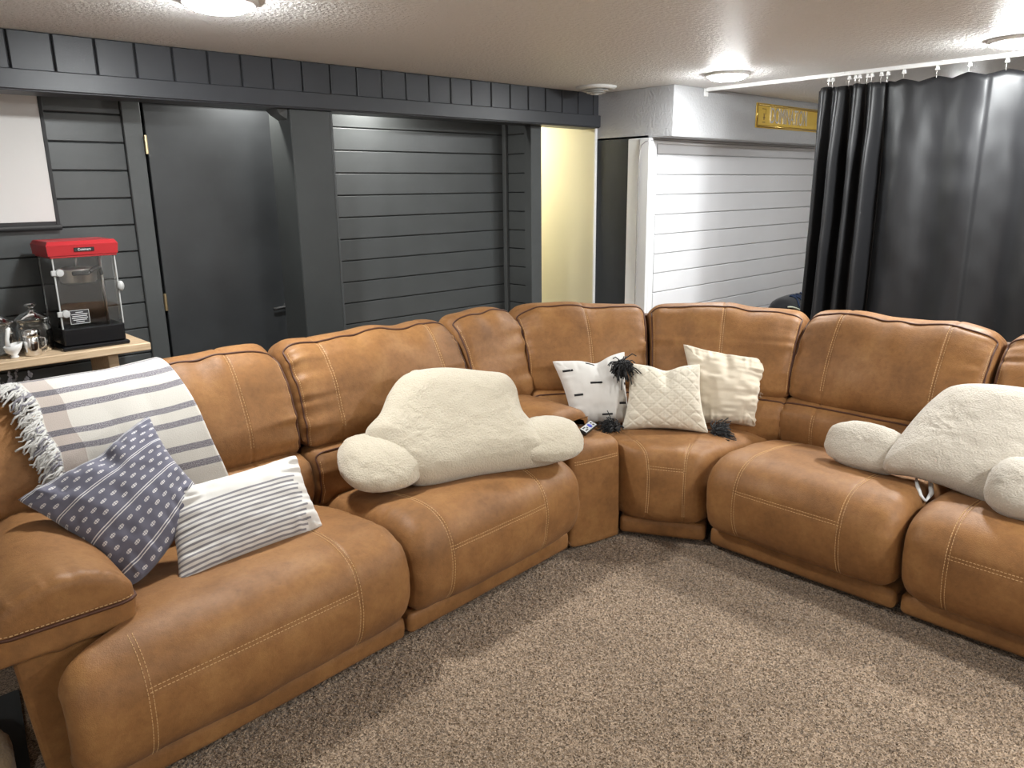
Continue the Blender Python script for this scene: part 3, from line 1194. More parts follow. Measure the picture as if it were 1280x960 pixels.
# --- frame behind and under the cushions
for (x0, x1, y0, y1, z0, z1) in ((0.40, 2.70, 2.22, 2.99, .03, .33), (0.34, 2.72, 2.93, 3.03, .03, .93),
                                 (2.98, 3.72, 0.05, 1.72, .03, .33), (3.72, 3.80, 0.05, 1.74, .03, .93)):
    box('frame', x0, x1, y0, y1, z0, z1, M['leather_dark'], sofa, 0.02)
v, f = hexa([(2.70, 2.40, .03), (3.05, 1.74, .03), (3.72, 1.74, .03), (2.72, 3.03, .03),
             (2.70, 2.40, .33), (3.05, 1.74, .33), (3.72, 1.74, .33), (2.72, 3.03, .33)])
mk('frame', v, f, M['leather_dark'], sofa, False)
v, f = hexa([(2.72, 2.95, .03), (3.36, 2.52, .03), (3.42, 2.58, .03), (2.72, 3.03, .03),
             (2.72, 2.95, .92), (3.36, 2.52, .92), (3.42, 2.58, .92), (2.72, 3.03, .92)])
mk('frame', v, f, M['leather_dark'], sofa, False)
v, f = hexa([(3.36, 2.52, .03), (3.74, 1.74, .03), (3.80, 1.74, .03), (3.42, 2.58, .03),
             (3.36, 2.52, .92), (3.74, 1.74, .92), (3.80, 1.74, .92), (3.42, 2.58, .92)])
mk('frame', v, f, M['leather_dark'], sofa, False)


# ------------------------------------------------------------------ pillows
def pillow(name, bl, br, tr, tl, thick, mat, label, n=64, pinch=0.12, chop=0.0, chopx=0.0, wr=0.004, seed=0,
           relief=None, back=0.8, power=0.42, edge=None, bulge=0.0):
    bl, br, tr, tl = [np.array(q, float) for q in (bl, br, tr, tl)]
    a = np.sin(np.linspace(-1, 1, n) * math.pi / 2)
    a = 0.5 * a + 0.5 * np.linspace(-1, 1, n)
    Aa, Bb = np.meshgrid(a, a, indexing='ij')
    nrm = np.cross(br - bl, tl - bl); nrm /= np.linalg.norm(nrm)
    if nrm @ (np.array([0, 0, 1.6]) - bl) < 0:
        nrm = -nrm
    ae = Aa * (1 - pinch * (1 - Bb ** 2) * np.abs(Aa) ** 3)
    be = Bb * (1 - pinch * (1 - Aa ** 2) * np.abs(Bb) ** 3)
    be = be - bulge * (1 - Aa ** 2) * np.clip(-Bb, 0, 1) ** 2
    rc = 1 - 0.04 * np.abs(Aa * Bb) ** 7
    ae = ae * rc
    be = be * rc
    if chop:
        dip = np.exp(-((Aa - chopx) / 0.30) ** 2)
        be = be - chop * dip * smooth(-0.1, 1.0, Bb)
    if edge is not None:
        ae = ae + edge(Aa, Bb)
    u = (ae + 1) / 2; w = (be + 1) / 2
    base = (bl * ((1 - u) * (1 - w))[..., None] + br * (u * (1 - w))[..., None]
            + tr * (u * w)[..., None] + tl * ((1 - u) * w)[..., None])
    H = thick * (np.clip((1 - Aa ** 2) * (1 - Bb ** 2), 0, 1)) ** power
    if chop:
        H = H * (1 - 0.55 * np.exp(-((Aa - chopx) / 0.13) ** 2) * smooth(0.1, 0.9, Bb))
    rim_ = 1 - np.clip((1 - np.abs(Aa)) * (1 - np.abs(Bb)) * 3.5, 0, 1)
    env = (1 - np.maximum(np.abs(Aa), np.abs(Bb)) ** 14)
    wv = wr * env * (vnoise(Aa * 3.2 + 5, Bb * 3.2, seed) + 0.5 * vnoise(Aa * 7, Bb * 7, seed + 1))
    wv += 2.2 * wr * env * rim_ * vnoise(np.where(np.abs(Aa) > np.abs(Bb), Bb, Aa) * 12, np.minimum(np.abs(Aa), np.abs(Bb)) * 2, seed + 2)
    front = base + nrm * (H + wv)[..., None]
    if relief is not None:
        front = front + nrm * (relief(Aa, Bb) * env)[..., None]
    rear = base - nrm * (H * back)[..., None]
    V = np.vstack([front.reshape(-1, 3), rear.reshape(-1, 3)])
    F = gridf(n, n) + [q[::-1] for q in gridf(n, n, off=n * n)]
    uv = np.stack([(Aa + 1) / 2, (Bb + 1) / 2], -1).reshape(-1, 2)
    uv = np.vstack([uv, uv])
    org = (bl + br) / 2
    o = mk(name, V, F, mat, uv=uv, loc=org)
    mrg = o.modifiers.new('weld', 'WELD'); mrg.merge_threshold = 0.0002
    tag(o, label, 'pillow', 'throw pillows on the sofa')

    def at(ua, ub):
        ia = np.interp(ua, a, np.arange(n)); ib = np.interp(ub, a, np.arange(n))
        i0 = np.clip(ia.astype(int), 0, n - 2); j0 = np.clip(ib.astype(int), 0, n - 2)
        fa = (ia - i0)[:, None]; fb = (ib - j0)[:, None]
        G = front
        return ((G[i0, j0] * (1 - fa) + G[i0 + 1, j0] * fa) * (1 - fb) + (G[i0, j0 + 1] * (1 - fa) + G[i0 + 1, j0 + 1] * fa) * fb)
    return o, at, nrm


# slate blue square pillow, resting on one corner against the blanket
pillow('throw_pillow', (0.590, 2.292, 0.456), (0.865, 2.400, 0.664), (0.800, 2.592, 0.897), (0.376, 2.554, 0.728), 0.085,
       M['navy'], 'slate blue square pillow with white double stripes and leaf motifs, leaning on the left arm',
       chop=0.05, chopx=0.1, seed=21, wr=0.006, bulge=0.24)
# white and grey striped rectangular pillow
pillow('throw_pillow', (0.699, 2.225, 0.452), (1.227, 2.270, 0.450), (1.242, 2.462, 0.676), (0.738, 2.423, 0.679), 0.080,
       M['striped'], 'white rectangular lumbar pillow with thin grey stripes, lying on the left seat', seed=24, wr=0.006, pinch=0.09)
# white pillow with short black dashes
dp, dat, dn = pillow('throw_pillow', (2.690, 2.425, 0.452), (2.925, 2.245, 0.455), (3.000, 2.352, 0.805), (2.690, 2.575, 0.770), 0.085,
                     M['white_cotton'], 'white square pillow with short black dashes, leftmost of the three in the corner',
                     chop=0.13, chopx=0.15, seed=27, wr=0.003)
for (ca_, cb_, hw) in ((-.72, .62, .15), (.62, .52, .14), (-.03, .20, .17), (-.62, -.10, .14), (.72, -.42, .14), (.15, -.72, .17),
                       (-.05, .88, .12), (.93, .10, .05), (-.78, -.72, .12)):
    q = np.linspace(ca_ - hw, ca_ + hw, 12)
    lo = dat(q, np.full(12, cb_ - 0.030)) + dn * 0.0012
    hi = dat(q, np.full(12, cb_ + 0.030)) + dn * 0.0012
    V = np.vstack([lo, hi, lo - dn * 0.003, hi - dn * 0.003])
    F = [(i, i + 1, 12 + i + 1, 12 + i) for i in range(11)] + [(i + 24, i + 36, i + 37, i + 25) for i in range(11)] \
        + [(i, 24 + i, 25 + i, i + 1) for i in range(11)] + [(12 + i, 13 + i, 37 + i, 36 + i) for i in range(11)]
    mk('dash', V, F, M['black_print'], dp)


def diamonds(Aa, Bb):
    p = (Aa + Bb) * 2.7; q = (Aa - Bb) * 2.7
    dl = np.minimum(np.abs(p - np.round(p)), np.abs(q - np.round(q)))
    dots = 0.5 + 0.5 * np.sin(p * 40) * np.sin(q * 40)
    return -0.0035 * np.exp(-(dl / 0.09) ** 2) + 0.0022 * dots * (np.abs(Bb) < 0.85)


wp, wat, wn = pillow('throw_pillow', (2.808, 2.225, 0.456), (3.060, 1.885, 0.456), (3.120, 1.992, 0.776), (2.915, 2.272, 0.772), 0.082,
                     M['cream_weave'], 'cream woven diamond pillow with black corner tassels, in front of the other two corner pillows',
                     n=120, chop=0.12, chopx=0.05, seed=31, wr=0.003, relief=diamonds)


def tassel(c, d, parent, seed, n=300, L=0.047, spread=0.062):
    rs = np.random.RandomState(seed)
    mb = MB()
    c = np.array(c, float); d = np.array(d, float); d /= np.linalg.norm(d)
    for k in range(n):
        dv = d + rs.normal(0, 0.42, 3); dv /= np.linalg.norm(dv)
        off = rs.normal(0, spread * 0.28, 3)
        l = L * rs.uniform(0.6, 1.0)
        bend = rs.normal(0, 0.008, 3)
        p = [c + off * 0.3, c + off + dv * l * 0.5 + bend, c + off * 1.2 + dv * l + bend * 1.2 + np.array([0, 0, -0.006])]
        p = np.array(p); p[:, 2] = np.maximum(p[:, 2], 0.452)
        mb.add(*tube(p, 0.0027, 4))
    v, f = lathe(0, 0, [(0.0, -.018), (.015, -.012), (.021, 0), (.015, .012), (0, .018)], 10)
    mb.add(v + c, f)
    o = mkb('tassel', mb, M['black_yarn'], parent, True)
    o['label'] = 'black yarn tassel'
    return o


tassel((2.860, 2.262, 0.775), (-0.25, -0.2, -0.75), wp, 1)
tassel((2.785, 2.245, 0.470), (-0.75, 0.0, 0.05), wp, 2)
tassel((3.075, 1.865, 0.468), (0.45, -0.55, -0.2), wp, 3)


def fold(Aa, Bb):
    s = smooth(0.2, 1.0, Aa)
    return 0.0055 * np.sin(Bb * 13 + 1.5 * vnoise(Aa * 2, Bb * 3, 5)) * (0.4 + 0.8 * s) + 0.004 * vnoise(Aa * 3, Bb * 12, 6)


def fray(Aa, Bb):
    return smooth(0.90, 1.0, Aa) * 0.05 * vnoise(Bb * 13, Bb * 0, 7) * (1 - Bb ** 6)


gp, gat, gn = pillow('throw_pillow', (3.118, 2.030, 0.452), (3.310, 1.786, 0.450), (3.450, 1.815, 0.775), (3.215, 2.170, 0.838), 0.090,
                     M['gauze'], 'cream crinkled gauze pillow with a frayed edge, rightmost of the three in the corner',
                     n=90, seed=36, wr=0.005, relief=fold, edge=fray, chop=-0.02)
mb = MB()
rs = np.random.RandomState(4)
for k in range(110):
    t = rs.uniform(0.03, 0.97)
    b_ = np.array([3.310, 1.786, 0.456]) * (1 - t) + np.array([3.450, 1.815, 0.775]) * t
    b_ = b_ + np.array([-0.006, 0.012, 0])
    d_ = np.array([0.35, -0.55, -0.1]) + rs.normal(0, 0.4, 3)
    l_ = rs.uniform(0.008, 0.020)
    p_ = np.array([b_, b_ + d_ * l_ * 0.6, b_ + d_ * l_ + np.array([0, 0, -0.004])])
    mb.add(*tube(p_, 0.0009, 3))
o = mkb('frayed_edge', mb, M['gauze'], gp, True)
o['kind'] = 'stuff'


# ------------------------------------------------------------------ sherpa backrest pillows
def inflate(outline, P0, ex, ey, nrm, T, R, mat, name, parent=None, loc=None, n=90, seed=0, sag=None):
    """puffed body over a closed 2-D outline (in ex, ey coordinates about P0)"""
    pts = catmull(outline, 160)
    c = pts.mean(0)
    hw = 0.42 * (pts[:, 0].max() - pts[:, 0].min()) / 2
    tgt = np.stack([np.clip(pts[:, 0], c[0] - hw, c[0] + hw), np.full(160, c[1])], 1)
    rings = 30
    V = []
    fr = 1 - np.cos(np.linspace(0, 1, rings) * math.pi / 2)      # dense close to the edge
    fr = 1 - (1 - np.linspace(0, 1, rings)) ** 1.0
    for sgn in (1, -1):
        for k in range(rings):
            q = tgt + (pts - tgt) * (1 - fr[k])
            # distance to the outline
            d = np.sqrt(((q[:, None, :] - pts[None, :, :]) ** 2).sum(-1)).min(1)
            t = np.clip(d / R, 0, 1)
            h = T * (1 - (1 - t) ** 2.2) ** 0.5
            if sgn > 0:
                h = h + np.clip(d / 0.05, 0, 1) * (0.004 * vnoise(q[:, 0] * 8, q[:, 1] * 8, seed) + 0.0022 * vnoise(q[:, 0] * 22, q[:, 1] * 22, seed + 1)
                         + 0.0022 * vnoise(q[:, 0] * 80, q[:, 1] * 80, seed + 2))
            if sag is not None:
                h = h + sag(q) * (1 if sgn > 0 else 0)
            V.append(P0 + q[:, :1] * ex + q[:, 1:] * ey + (sgn * h)[:, None] * nrm)
    V = np.vstack(V)
    m = 160
    F = gridf(rings, m, True) + [q[::-1] for q in gridf(rings, m, True, off=rings * m)]
    o = mk(name, V, F, mat, parent, True, loc=loc)
    w = o.modifiers.new('weld', 'WELD'); w.merge_threshold = 0.0003
    return o


def frame_from(nrm, up=(0, 0, 1)):
    n = np.array(nrm, float); n /= np.linalg.norm(n)
    ex = np.cross(np.array(up, float), n); ex /= np.linalg.norm(ex)
    ey = np.cross(n, ex)
    return ex, ey, n


def to2d(pts, P0, ex, ey):
    d = np.array(pts, float) - P0
    return np.stack([d @ ex, d @ ey], 1)


def blob(name, c, ax, ay, az, mat, parent, seed, p=2.6, fuzz=0.0022):
    """superellipsoid with axis vectors ax, ay, az"""
    n, m = 44, 64
    V = []
    for i in range(n):
        th = -math.pi / 2 + math.pi * i / (n - 1)
        for j in range(m):
            ph = 2 * math.pi * j / m
            q = np.array([math.cos(th) * math.cos(ph), math.cos(th) * math.sin(ph), math.sin(th)])
            r = (np.abs(q) ** p).sum() ** (-1 / p)
            q = q * r
            V.append(q)
    V = np.array(V)
    f = 1 + 0.03 * vnoise(V[:, 0] * 3 + V[:, 2] * 2, V[:, 1] * 3, seed)
    W = np.array(c) + (V * f[:, None]) @ np.array([ax, ay, az], float)
    rad = W - np.array(c); rad /= np.linalg.norm(rad, axis=1)[:, None]
    W = W + rad * (fuzz * vnoise(V[:, 0] * 12 + V[:, 2] * 5, V[:, 1] * 12 + V[:, 2] * 7, seed + 1))[:, None]
    o = mk(name, W, gridf(n, m, True), mat, parent)
    return o


def seam(path, parent, mat, r=0.003):
    return mk('seam', *tube(path, r, 6), mat, parent)


M['sherpa_seam'] = new_mat('sherpa_seam', (0.40, 0.35, 0.27), 0.95)

# left backrest, standing on seat two
P0 = np.array([1.95, 2.33, 0.64])
ex, ey, nn_ = frame_from((-.26, -.70, .66))
out3 = [(1.668, 2.321, 0.462), (1.90, 2.235, .462), (2.259, 2.108, 0.467), (2.235, 2.190, .56), (2.206, 2.296, 0.645), (2.235, 2.375, 0.735), (2.215, 2.425, .785),
        (2.135, 2.471, 0.806), (1.976, 2.559, 0.832), (1.827, 2.605, 0.826), (1.735, 2.590, 0.775), (1.660, 2.555, .705), (1.572, 2.535, 0.640), (1.585, 2.43, 0.55)]
P0b = P0 - nn_ * 0.01
o2 = to2d(out3, P0, ex, ey)
body = inflate(o2, P0b, ex, ey, nn_, 0.090, 0.135, M['sherpa'], 'backrest_pillow', loc=(1.95, 2.33, 0.46), seed=41)
tag(body, 'cream sherpa backrest pillow with two arms, standing on the second seat from the left', 'pillow', 'backrest pillows on the sofa')
blob('arm_bolster', (1.566, 2.425, 0.572), 0.152 * ex, 0.122 * ey, 0.13 * np.array([-.2, -.85, .15]), M['sherpa'], body, 42)
blob('arm_bolster', (2.225, 2.168, 0.566), 0.165 * ex, 0.104 * ey, 0.105 * np.array([-.2, -.85, .15]), M['sherpa'], body, 43)
# little gathered handle loop on the top edge
mb = MB()
hp = P0b + ex * (o2[9][0] + 0.05) + ey * (o2[9][1] - 0.004)
mb.add(*tube([hp + ex * t * 0.035 + ey * (0.018 * (1 - t * t)) for t in np.linspace(-1, 1, 12)], 0.007, 6))
mkb('carry_loop', mb, M['sherpa'], body, True)

# right backrest, lying against the right run of seats
P0 = np.array([3.16, 0.90, 0.62])
ex, ey, nn_ = frame_from((-.70, -.1, .71))
out3 = [(3.046, 1.085, 0.495), (3.165, 1.068, 0.602), (3.295, 1.015, 0.725), (3.370, 0.938, 0.788), (3.43, 0.72, 0.79), (3.40, 0.45, .79), (3.30, .36, .66), (3.20, .40, .56),
        (3.08, 0.45, .45), (3.055, 0.686, 0.455), (3.062, 0.867, 0.478), (3.055, 0.985, .488)]
P0b = P0 - nn_ * 0.01
o2 = to2d(out3, P0, ex, ey)
body2 = inflate(o2, P0b, ex, ey, nn_, 0.085, 0.14, M['sherpa_pale'], 'backrest_pillow', loc=(3.1, 0.9, 0.46), seed=45)
tag(body2, 'pale sherpa backrest pillow with two arms, lying across the right-hand seats', 'pillow', 'backrest pillows on the sofa')
blob('arm_bolster', (3.115, 1.180, 0.548), 0.172 * np.array([0, 1, 0.02]), 0.104 * np.array([.6, 0, .75]), 0.062 * np.array([-.75, 0, .6]), M['sherpa_pale'], body2, 46)
blob('arm_bolster', (3.02, 0.575, 0.555), 0.140 * np.array([0.0, 1, 0.0]), 0.125 * np.array([.55, 0, .75]), 0.115 * np.array([-.8, 0, .45]), M['sherpa_pale'], body2, 47)
mb = MB()
hp = P0b + ex * (-0.02) + ey * (o2[4][1] - 0.01)
mb.add(*tube([(3.405, 0.80 + t * 0.06, 0.782 + 0.016 * (1 - t * t)) for t in np.linspace(-1, 1, 12)], 0.006, 6))
mkb('carry_loop', mb, M['sherpa_pale'], body2, True)
# white care tag with a clip, poking out over the seam between the two right seats
mb = MB()
mb.add(*tube([(3.14, 0.990, 0.462), (3.09, 0.972, 0.463), (3.045, 0.950, 0.457), (3.01, 0.925, 0.440), (3.005, 0.905, 0.425)], [0.004, 0.006, 0.008, 0.007, 0.004], 8))
mb.add(*tube([(3.17, 0.950, 0.462), (3.11, 0.925, 0.452), (3.06, 0.905, 0.440), (3.005, 0.905, 0.425)], [0.006, 0.009, 0.009, 0.004], 8))
o = mkb('care_tag', mb, M['white_plastic'], body2, True)
o['label'] = 'white plastic tag loop'


# ------------------------------------------------------------------ throw blanket over the left back
drape = catmull([(3.035, .62), (3.045, .85), (3.022, .965), (2.965, 1.008), (2.885, 1.016), (2.815, .985), (2.745, .90), (2.690, .79),
                 (2.655, .68), (2.638, .60), (2.622, .54), (2.612, .48)], 110, closed=False)
dl = np.concatenate([[0], np.cumsum(np.linalg.norm(np.diff(drape, axis=0), axis=1))])
top_i = int(np.argmax(drape[:, 1]))
na = 60
uu = np.linspace(0, 1, na)
V = []; UV = []
for i, (y, z) in enumerate(drape):
    f_ = np.clip((dl[i] - dl[top_i]) / (dl[-1] - dl[top_i]), 0, 1)
    xl = 0.50 + 0.06 * f_ + 0.006 * math.sin(i * 0.35)
    xr = 0.955 + 0.115 * f_ ** 1.1 + 0.003 * math.sin(i * 0.21)
    for j, a in enumerate(uu):
        X = xl + a * (xr - xl)
        zd = -0.030 * float(smooth(0.72, 0.95, z)) * float(smooth(0.85, 0.35, (X - 0.30) / 1.09))
        wob = 0.005 * float(vnoise(np.array([X * 9]), np.array([dl[i] * 6]), 3)[0])
        V.append((X, y - 0.004 - abs(wob) * 0.9, z + zd + (0.004 + wob * 0.6)))
        UV.append((a * 0.49, dl[i] - dl[top_i] + 0.25))
bl_ = mk('throw_blanket', V, gridf(len(drape), na), M['blanket'], uv=UV, loc=(0.75, 2.85, 0.9))
tag(bl_, 'white woven throw blanket with grey stripes and fringe, draped over the left sofa back', 'blanket')
so = bl_.modifiers.new('solid', 'SOLIDIFY'); so.thickness = 0.006; so.offset = 1.0
VA = np.array(V).reshape(len(drape), na, 3)
rs = np.random.RandomState(9)
for mat, cnt in ((M['fringe'], 240), (M['fringe_grey'], 60)):
    mb = MB()
    for k in range(cnt):
        fi = rs.uniform(0.30, 0.97) * (len(drape) - 1)
        i = int(fi)
        p0 = VA[i, 0] + np.array([0.004, -0.006, 0.004])
        L = rs.uniform(0.06, 0.115)
        tt = np.linspace(0, 1, 7)
        # hang to the left and slide down over the leather
        gi = np.clip(fi + tt * L * 95 * rs.uniform(0.25, 0.75), 0, len(drape) - 1).astype(int)
        lift = 0.008 + 0.016 * np.sin(tt * 3.0) * rs.uniform(0.2, 1.0)
        px = p0[0] - L * np.sin(tt * 1.2) * rs.uniform(0.45, 0.85) + 0.004 * np.sin(tt * 9 + rs.uniform(0, 6))
        py = drape[gi, 0] - 0.006 - lift * 0.8
        pz = drape[gi, 1] - 0.030 * smooth(0.72, 0.95, drape[gi, 1]) + lift * 0.5 + 0.003 * np.sin(tt * 11 + rs.uniform(0, 6))
        mb.add(*tube(np.stack([px, py, pz], 1), np.linspace(0.0040, 0.0026, 7) * rs.uniform(0.8, 1.3), 5))
    o = mkb('fringe', mb, mat, bl_, True)
    o['kind'] = 'stuff'

# ------------------------------------------------------------------ remote control on the console
e1 = np.array([0.95, 0.36, 0.0]); e1 /= np.linalg.norm(e1)
e2 = np.array([e1[1], -e1[0], 0]); e3 = np.array([0, 0, 1.0])
tilt = 0.42
e2 = e2 * math.cos(tilt) - e3 * math.sin(tilt); e3 = np.cross(e1, e2) * 1.0
if e3[2] < 0:
    e3 = -e3
RC0 = np.array([2.560, 2.215, 0.528])


def loc_box(c, a, b, t0, t1, ch=0.002):
    v, f = cbox(-a, a, -b, b, t0, t1, ch)
    return RC0 + (v[:, :1] + c[0]) * e1 + (v[:, 1:2] + c[1]) * e2 + v[:, 2:] * e3, f


v, f = loc_box((0, 0), 0.075, 0.020, -0.011, 0.008, 0.005)
rem = mk('remote_control', v, f, M['black_plastic'], None, False, loc=tuple(RC0))
tag(rem, 'small black remote control with a blue button, lying on the sofa console', 'remote')
mk('face_plate', *loc_box((0, 0), 0.068, 0.017, 0.0078, 0.0088, 0.0004), M['silver_plastic'], rem, False)
v, f = lathe(0, 0, [(0, .0135), (.010, .0130), (.0125, .0115), (.0125, .0085)], 16)
mk('round_button', RC0 + (v[:, :1] + 0.012) * e1 + v[:, 1:2] * e2 + v[:, 2:] * e3, f, M['remote_blue'], rem)['label'] = 'round blue button'
for (a, b) in ((-.05, -.008), (-.05, .008), (-.035, -.008), (-.035, .008), (-.02, 0), (.045, -.007), (.045, .007)):
    mk('key', *loc_box((a, b), 0.005, 0.0045, 0.0087, 0.0105, 0.001), M['black_matte'], rem, False)


# ------------------------------------------------------------------ projector screen on the back wall
scr = empty('projector_screen', (0.1, 4.17, 1.44), 'white projector screen with black border on the dark board wall', 'screen')
box('screen_fabric', -1.05, 0.985, 4.168, 4.174, 1.475, 2.20, M['screen'], scr, 0.001)
for (x0, x1, z0, z1) in ((0.986, 1.002, 1.458, 2.20), (-1.066, -1.051, 1.458, 2.20), (-1.05, 0.985, 1.458, 1.474)):
    box('border', x0, x1, 4.167, 4.175, z0, z1, M['black_matte'], scr, 0.001)
v, f = tube([(-1.08, 4.172, 1.447), (1.006, 4.172, 1.447)], 0.0125, 12)
mk('bottom_bar', v, f, M['black_matte'], scr)
box('housing', -1.10, 1.03, 4.13, 4.195, 2.19, 2.248, M['white_plastic'], scr, 0.01)

# ------------------------------------------------------------------ console table with the popcorn machine
TZ = 0.912
tab = empty('console_table', (0.4, 3.97, 0), 'pale butcher-block console table against the dark board wall', 'table')
box('tabletop', -0.75, 1.215, 3.79, 4.165, TZ - 0.036, TZ, M['wood'], tab, 0.004)
for x in (-0.55, 1.035):
    box('leg', x, x + 0.045, 3.84, 4.14, 0.0, TZ - 0.0365, M['wood'], tab, 0.003)
box('lower_shelf', -0.505, 1.035, 3.85, 4.13, 0.36, 0.385, M['wood'], tab, 0.003)

pm = empty('popcorn_machine', (1.0, 3.97, TZ), 'red and black countertop popcorn machine on the pale console table', 'popcorn machine')
px0, px1, py0, py1 = 0.868, 1.128, 3.850, 4.100
bz = TZ + 0.0005
box('foot', px0 - 0.012, px1 + 0.012, py0 - 0.016, py1 + 0.008, bz, bz + 0.018, M['black_plastic'], pm, 0.005)
box('base', px0, px1, py0 - 0.004, py1, bz + 0.0185, bz + 0.098, M['black_plastic'], pm, 0.006)
box('back_panel', px0, px1, py1 - 0.010, py1, bz + 0.0985, 1.335, M['black_plastic'], pm, 0.002)
for (x0, x1) in ((px0, px0 + 0.004), (px1 - 0.004, px1)):
    box('side_pane', x0, x1, py0 + 0.006, py1 - 0.011, bz + 0.0985, 1.335, M['glass'], pm, 0.0008)
dr = box('glass_door', px0 + 0.006, px1 - 0.006, py0 - 0.002, py0 + 0.002, bz + 0.0985, 1.334, M['glass'], pm, 0.0008)
for x in (px0, px1 - 0.006):
    box('corner_post', x, x + 0.006, py0 - 0.003, py0 + 0.005, bz + 0.0985, 1.336, M['silver_plastic'], pm, 0.001)
for x in (px0, px1 - 0.008):
    box('rear_post', x, x + 0.008, py1 - 0.019, py1 - 0.011, bz + 0.0985, 1.336, M['silver_plastic'], pm, 0.001)
# red lid with a sloping top edge
v, f = hexa([(px0 - 0.014, py0 - 0.016, 1.336), (px1 + 0.010, py0 - 0.016, 1.336), (px1 + 0.010, py1 + 0.006, 1.336), (px0 - 0.014, py1 + 0.006, 1.336),
             (px0 - 0.018, py0 - 0.020, 1.381), (px1 + 0.014, py0 - 0.020, 1.381), (px1 + 0.014, py1 + 0.008, 1.381), (px0 - 0.018, py1 + 0.008, 1.381)])
mb = MB(); mb.add(v, f)
v, f = hexa([(px0 - 0.018, py0 - 0.020, 1.3812), (px1 + 0.014, py0 - 0.020, 1.3812), (px1 + 0.014, py1 + 0.008, 1.3812), (px0 - 0.018, py1 + 0.008, 1.3812),
             (px0 - 0.008, py0 - 0.006, 1.398), (px1 + 0.004, py0 - 0.006, 1.398), (px1 + 0.004, py1 - 0.004, 1.398), (px0 - 0.008, py1 - 0.004, 1.398)])
mb.add(v, f)
lid = mkb('lid', mb, M['red'], pm)
lid['label'] = 'red enamel lid'
box('lid_lip', px0 - 0.008, px1 + 0.006, py0 - 0.012, py1, 1.326, 1.3358, M['red'], pm, 0.002)
box('badge', 0.958, 1.040, py0 - 0.0225, py0 - 0.0160, 1.352, 1.369, M['black_plastic'], lid, 0.0008)


def text_obj(body, size, extrude, mat, parent, origin, xdir, ydir, name='lettering', xs=1.0, align='CENTER'):
    cu = bpy.data.curves.new(name, 'FONT')
    cu.body = body; cu.size = size; cu.extrude = extrude; cu.align_x = align; cu.align_y = 'CENTER'
    tmp = bpy.data.objects.new('tmp', cu)
    COL.objects.link(tmp)
    dg = bpy.context.evaluated_depsgraph_get(); dg.update()
    me_ = tmp.evaluated_get(dg).to_mesh()
    v = np.array([tuple(q.co) for q in me_.vertices]); f = [tuple(p.vertices) for p in me_.polygons]
    tmp.evaluated_get(dg).to_mesh_clear()
    bpy.data.objects.remove(tmp, do_unlink=True)
    xd = np.array(xdir, float); yd = np.array(ydir, float); zd = np.cross(xd, yd)
    W = np.array(origin) + v[:, :1] * xs * xd + v[:, 1:2] * yd + v[:, 2:] * zd
    return mk(name, W, f, mat, parent, False)


text_obj('Cuisinart', 0.0145, 0.0004, M['white_ink'], lid, (0.999, py0 - 0.0230, 1.3605), (1, 0, 0), (0, 0, 1), xs=1.0)
# kettle hanging under the lid
kx, ky = 0.99, 3.955
v, f = lathe(kx, ky, [(0, 1.205), (.068, 1.205), (.075, 1.212), (.078, 1.262), (.082, 1.266), (.076, 1.270), (0, 1.274)], 32)
ket = mk('kettle', v, f, M['steel'], pm)
ket['label'] = 'brushed steel kettle'
mb = MB()
mb.add(*cbox(kx - 0.045, kx + 0.028, ky - 0.093, ky - 0.079, 1.243, 1.263, 0.004))
mb.add(*tube([(kx + 0.028, ky - 0.085, 1.256), (kx + 0.068, ky - 0.055, 1.274), (kx + 0.085, ky - 0.03, 1.268), (kx + 0.095, ky - 0.02, 1.235)], 0.009, 8))
mkb('kettle_handle', mb, M['black_matte'], ket)
mk('hanger', *tube([(kx, ky, 1.276), (kx, ky, 1.333)], 0.006, 8), M['steel'], pm)
mk('support_rod', *tube([(kx + 0.105, ky + 0.02, bz + 0.10), (kx + 0.105, ky + 0.02, 1.333)], 0.007, 8), M['steel'], pm)
# hinges and catch of the door
for z in (1.262, 1.080):
    mb = MB()
    v, f = lathe(0, 0, [(0, 0.016), (.014, .015), (.017, .010), (.017, 0.0), (0, 0)], 20)
    mb.add(np.stack([px0 + 0.022 + v[:, 0], py0 - 0.0025 - v[:, 2], z + v[:, 1]], 1), f)
    mb.add(*cbox(px0 - 0.012, px0 + 0.012, py0 - 0.013, py0 - 0.0035, z - 0.012, z + 0.012, 0.003))
    mkb('door_hinge', mb, M['silver_plastic'], pm)['label'] = 'pale grey round hinge'
v, f = lathe(0, 0, [(0, 0.018), (.014, .017), (.020, .010), (.020, 0.0), (0, 0)], 24)
mk('door_catch', np.stack([px1 + 0.004 + v[:, 0] * 0.75, py0 - 0.0035 - v[:, 2], 1.185 + v[:, 1] * 1.15], 1), f, M['silver_plastic'], pm)['label'] = 'pale grey oval catch'
# printed notice on the glass
box('notice', 0.905, 0.985, py0 - 0.0032, py0 - 0.0022, 1.030, 1.092, M['black_matte'], pm, 0.0003)
mb = MB()
for (a, b, c, d) in ((0.905, 0.985, 1.0905, 1.092), (0.905, 0.985, 1.030, 1.0315), (0.905, 0.9065, 1.030, 1.092), (0.9835, 0.985, 1.030, 1.092)):
    mb.add(*cbox(a, b, py0 - 0.0037, py0 - 0.0033, c, d, 0.0001))
for k in range(6):
    z = 1.082 - k * 0.0085
    w = (0.030, 0.066, 0.060, 0.066, 0.056, 0.034)[k]
    mb.add(*cbox(0.945 - w / 2, 0.945 + w / 2, py0 - 0.0037, py0 - 0.0033, z - 0.0015, z + 0.0012, 0.0001))
mkb('notice_print', mb, M['white_ink'], pm)


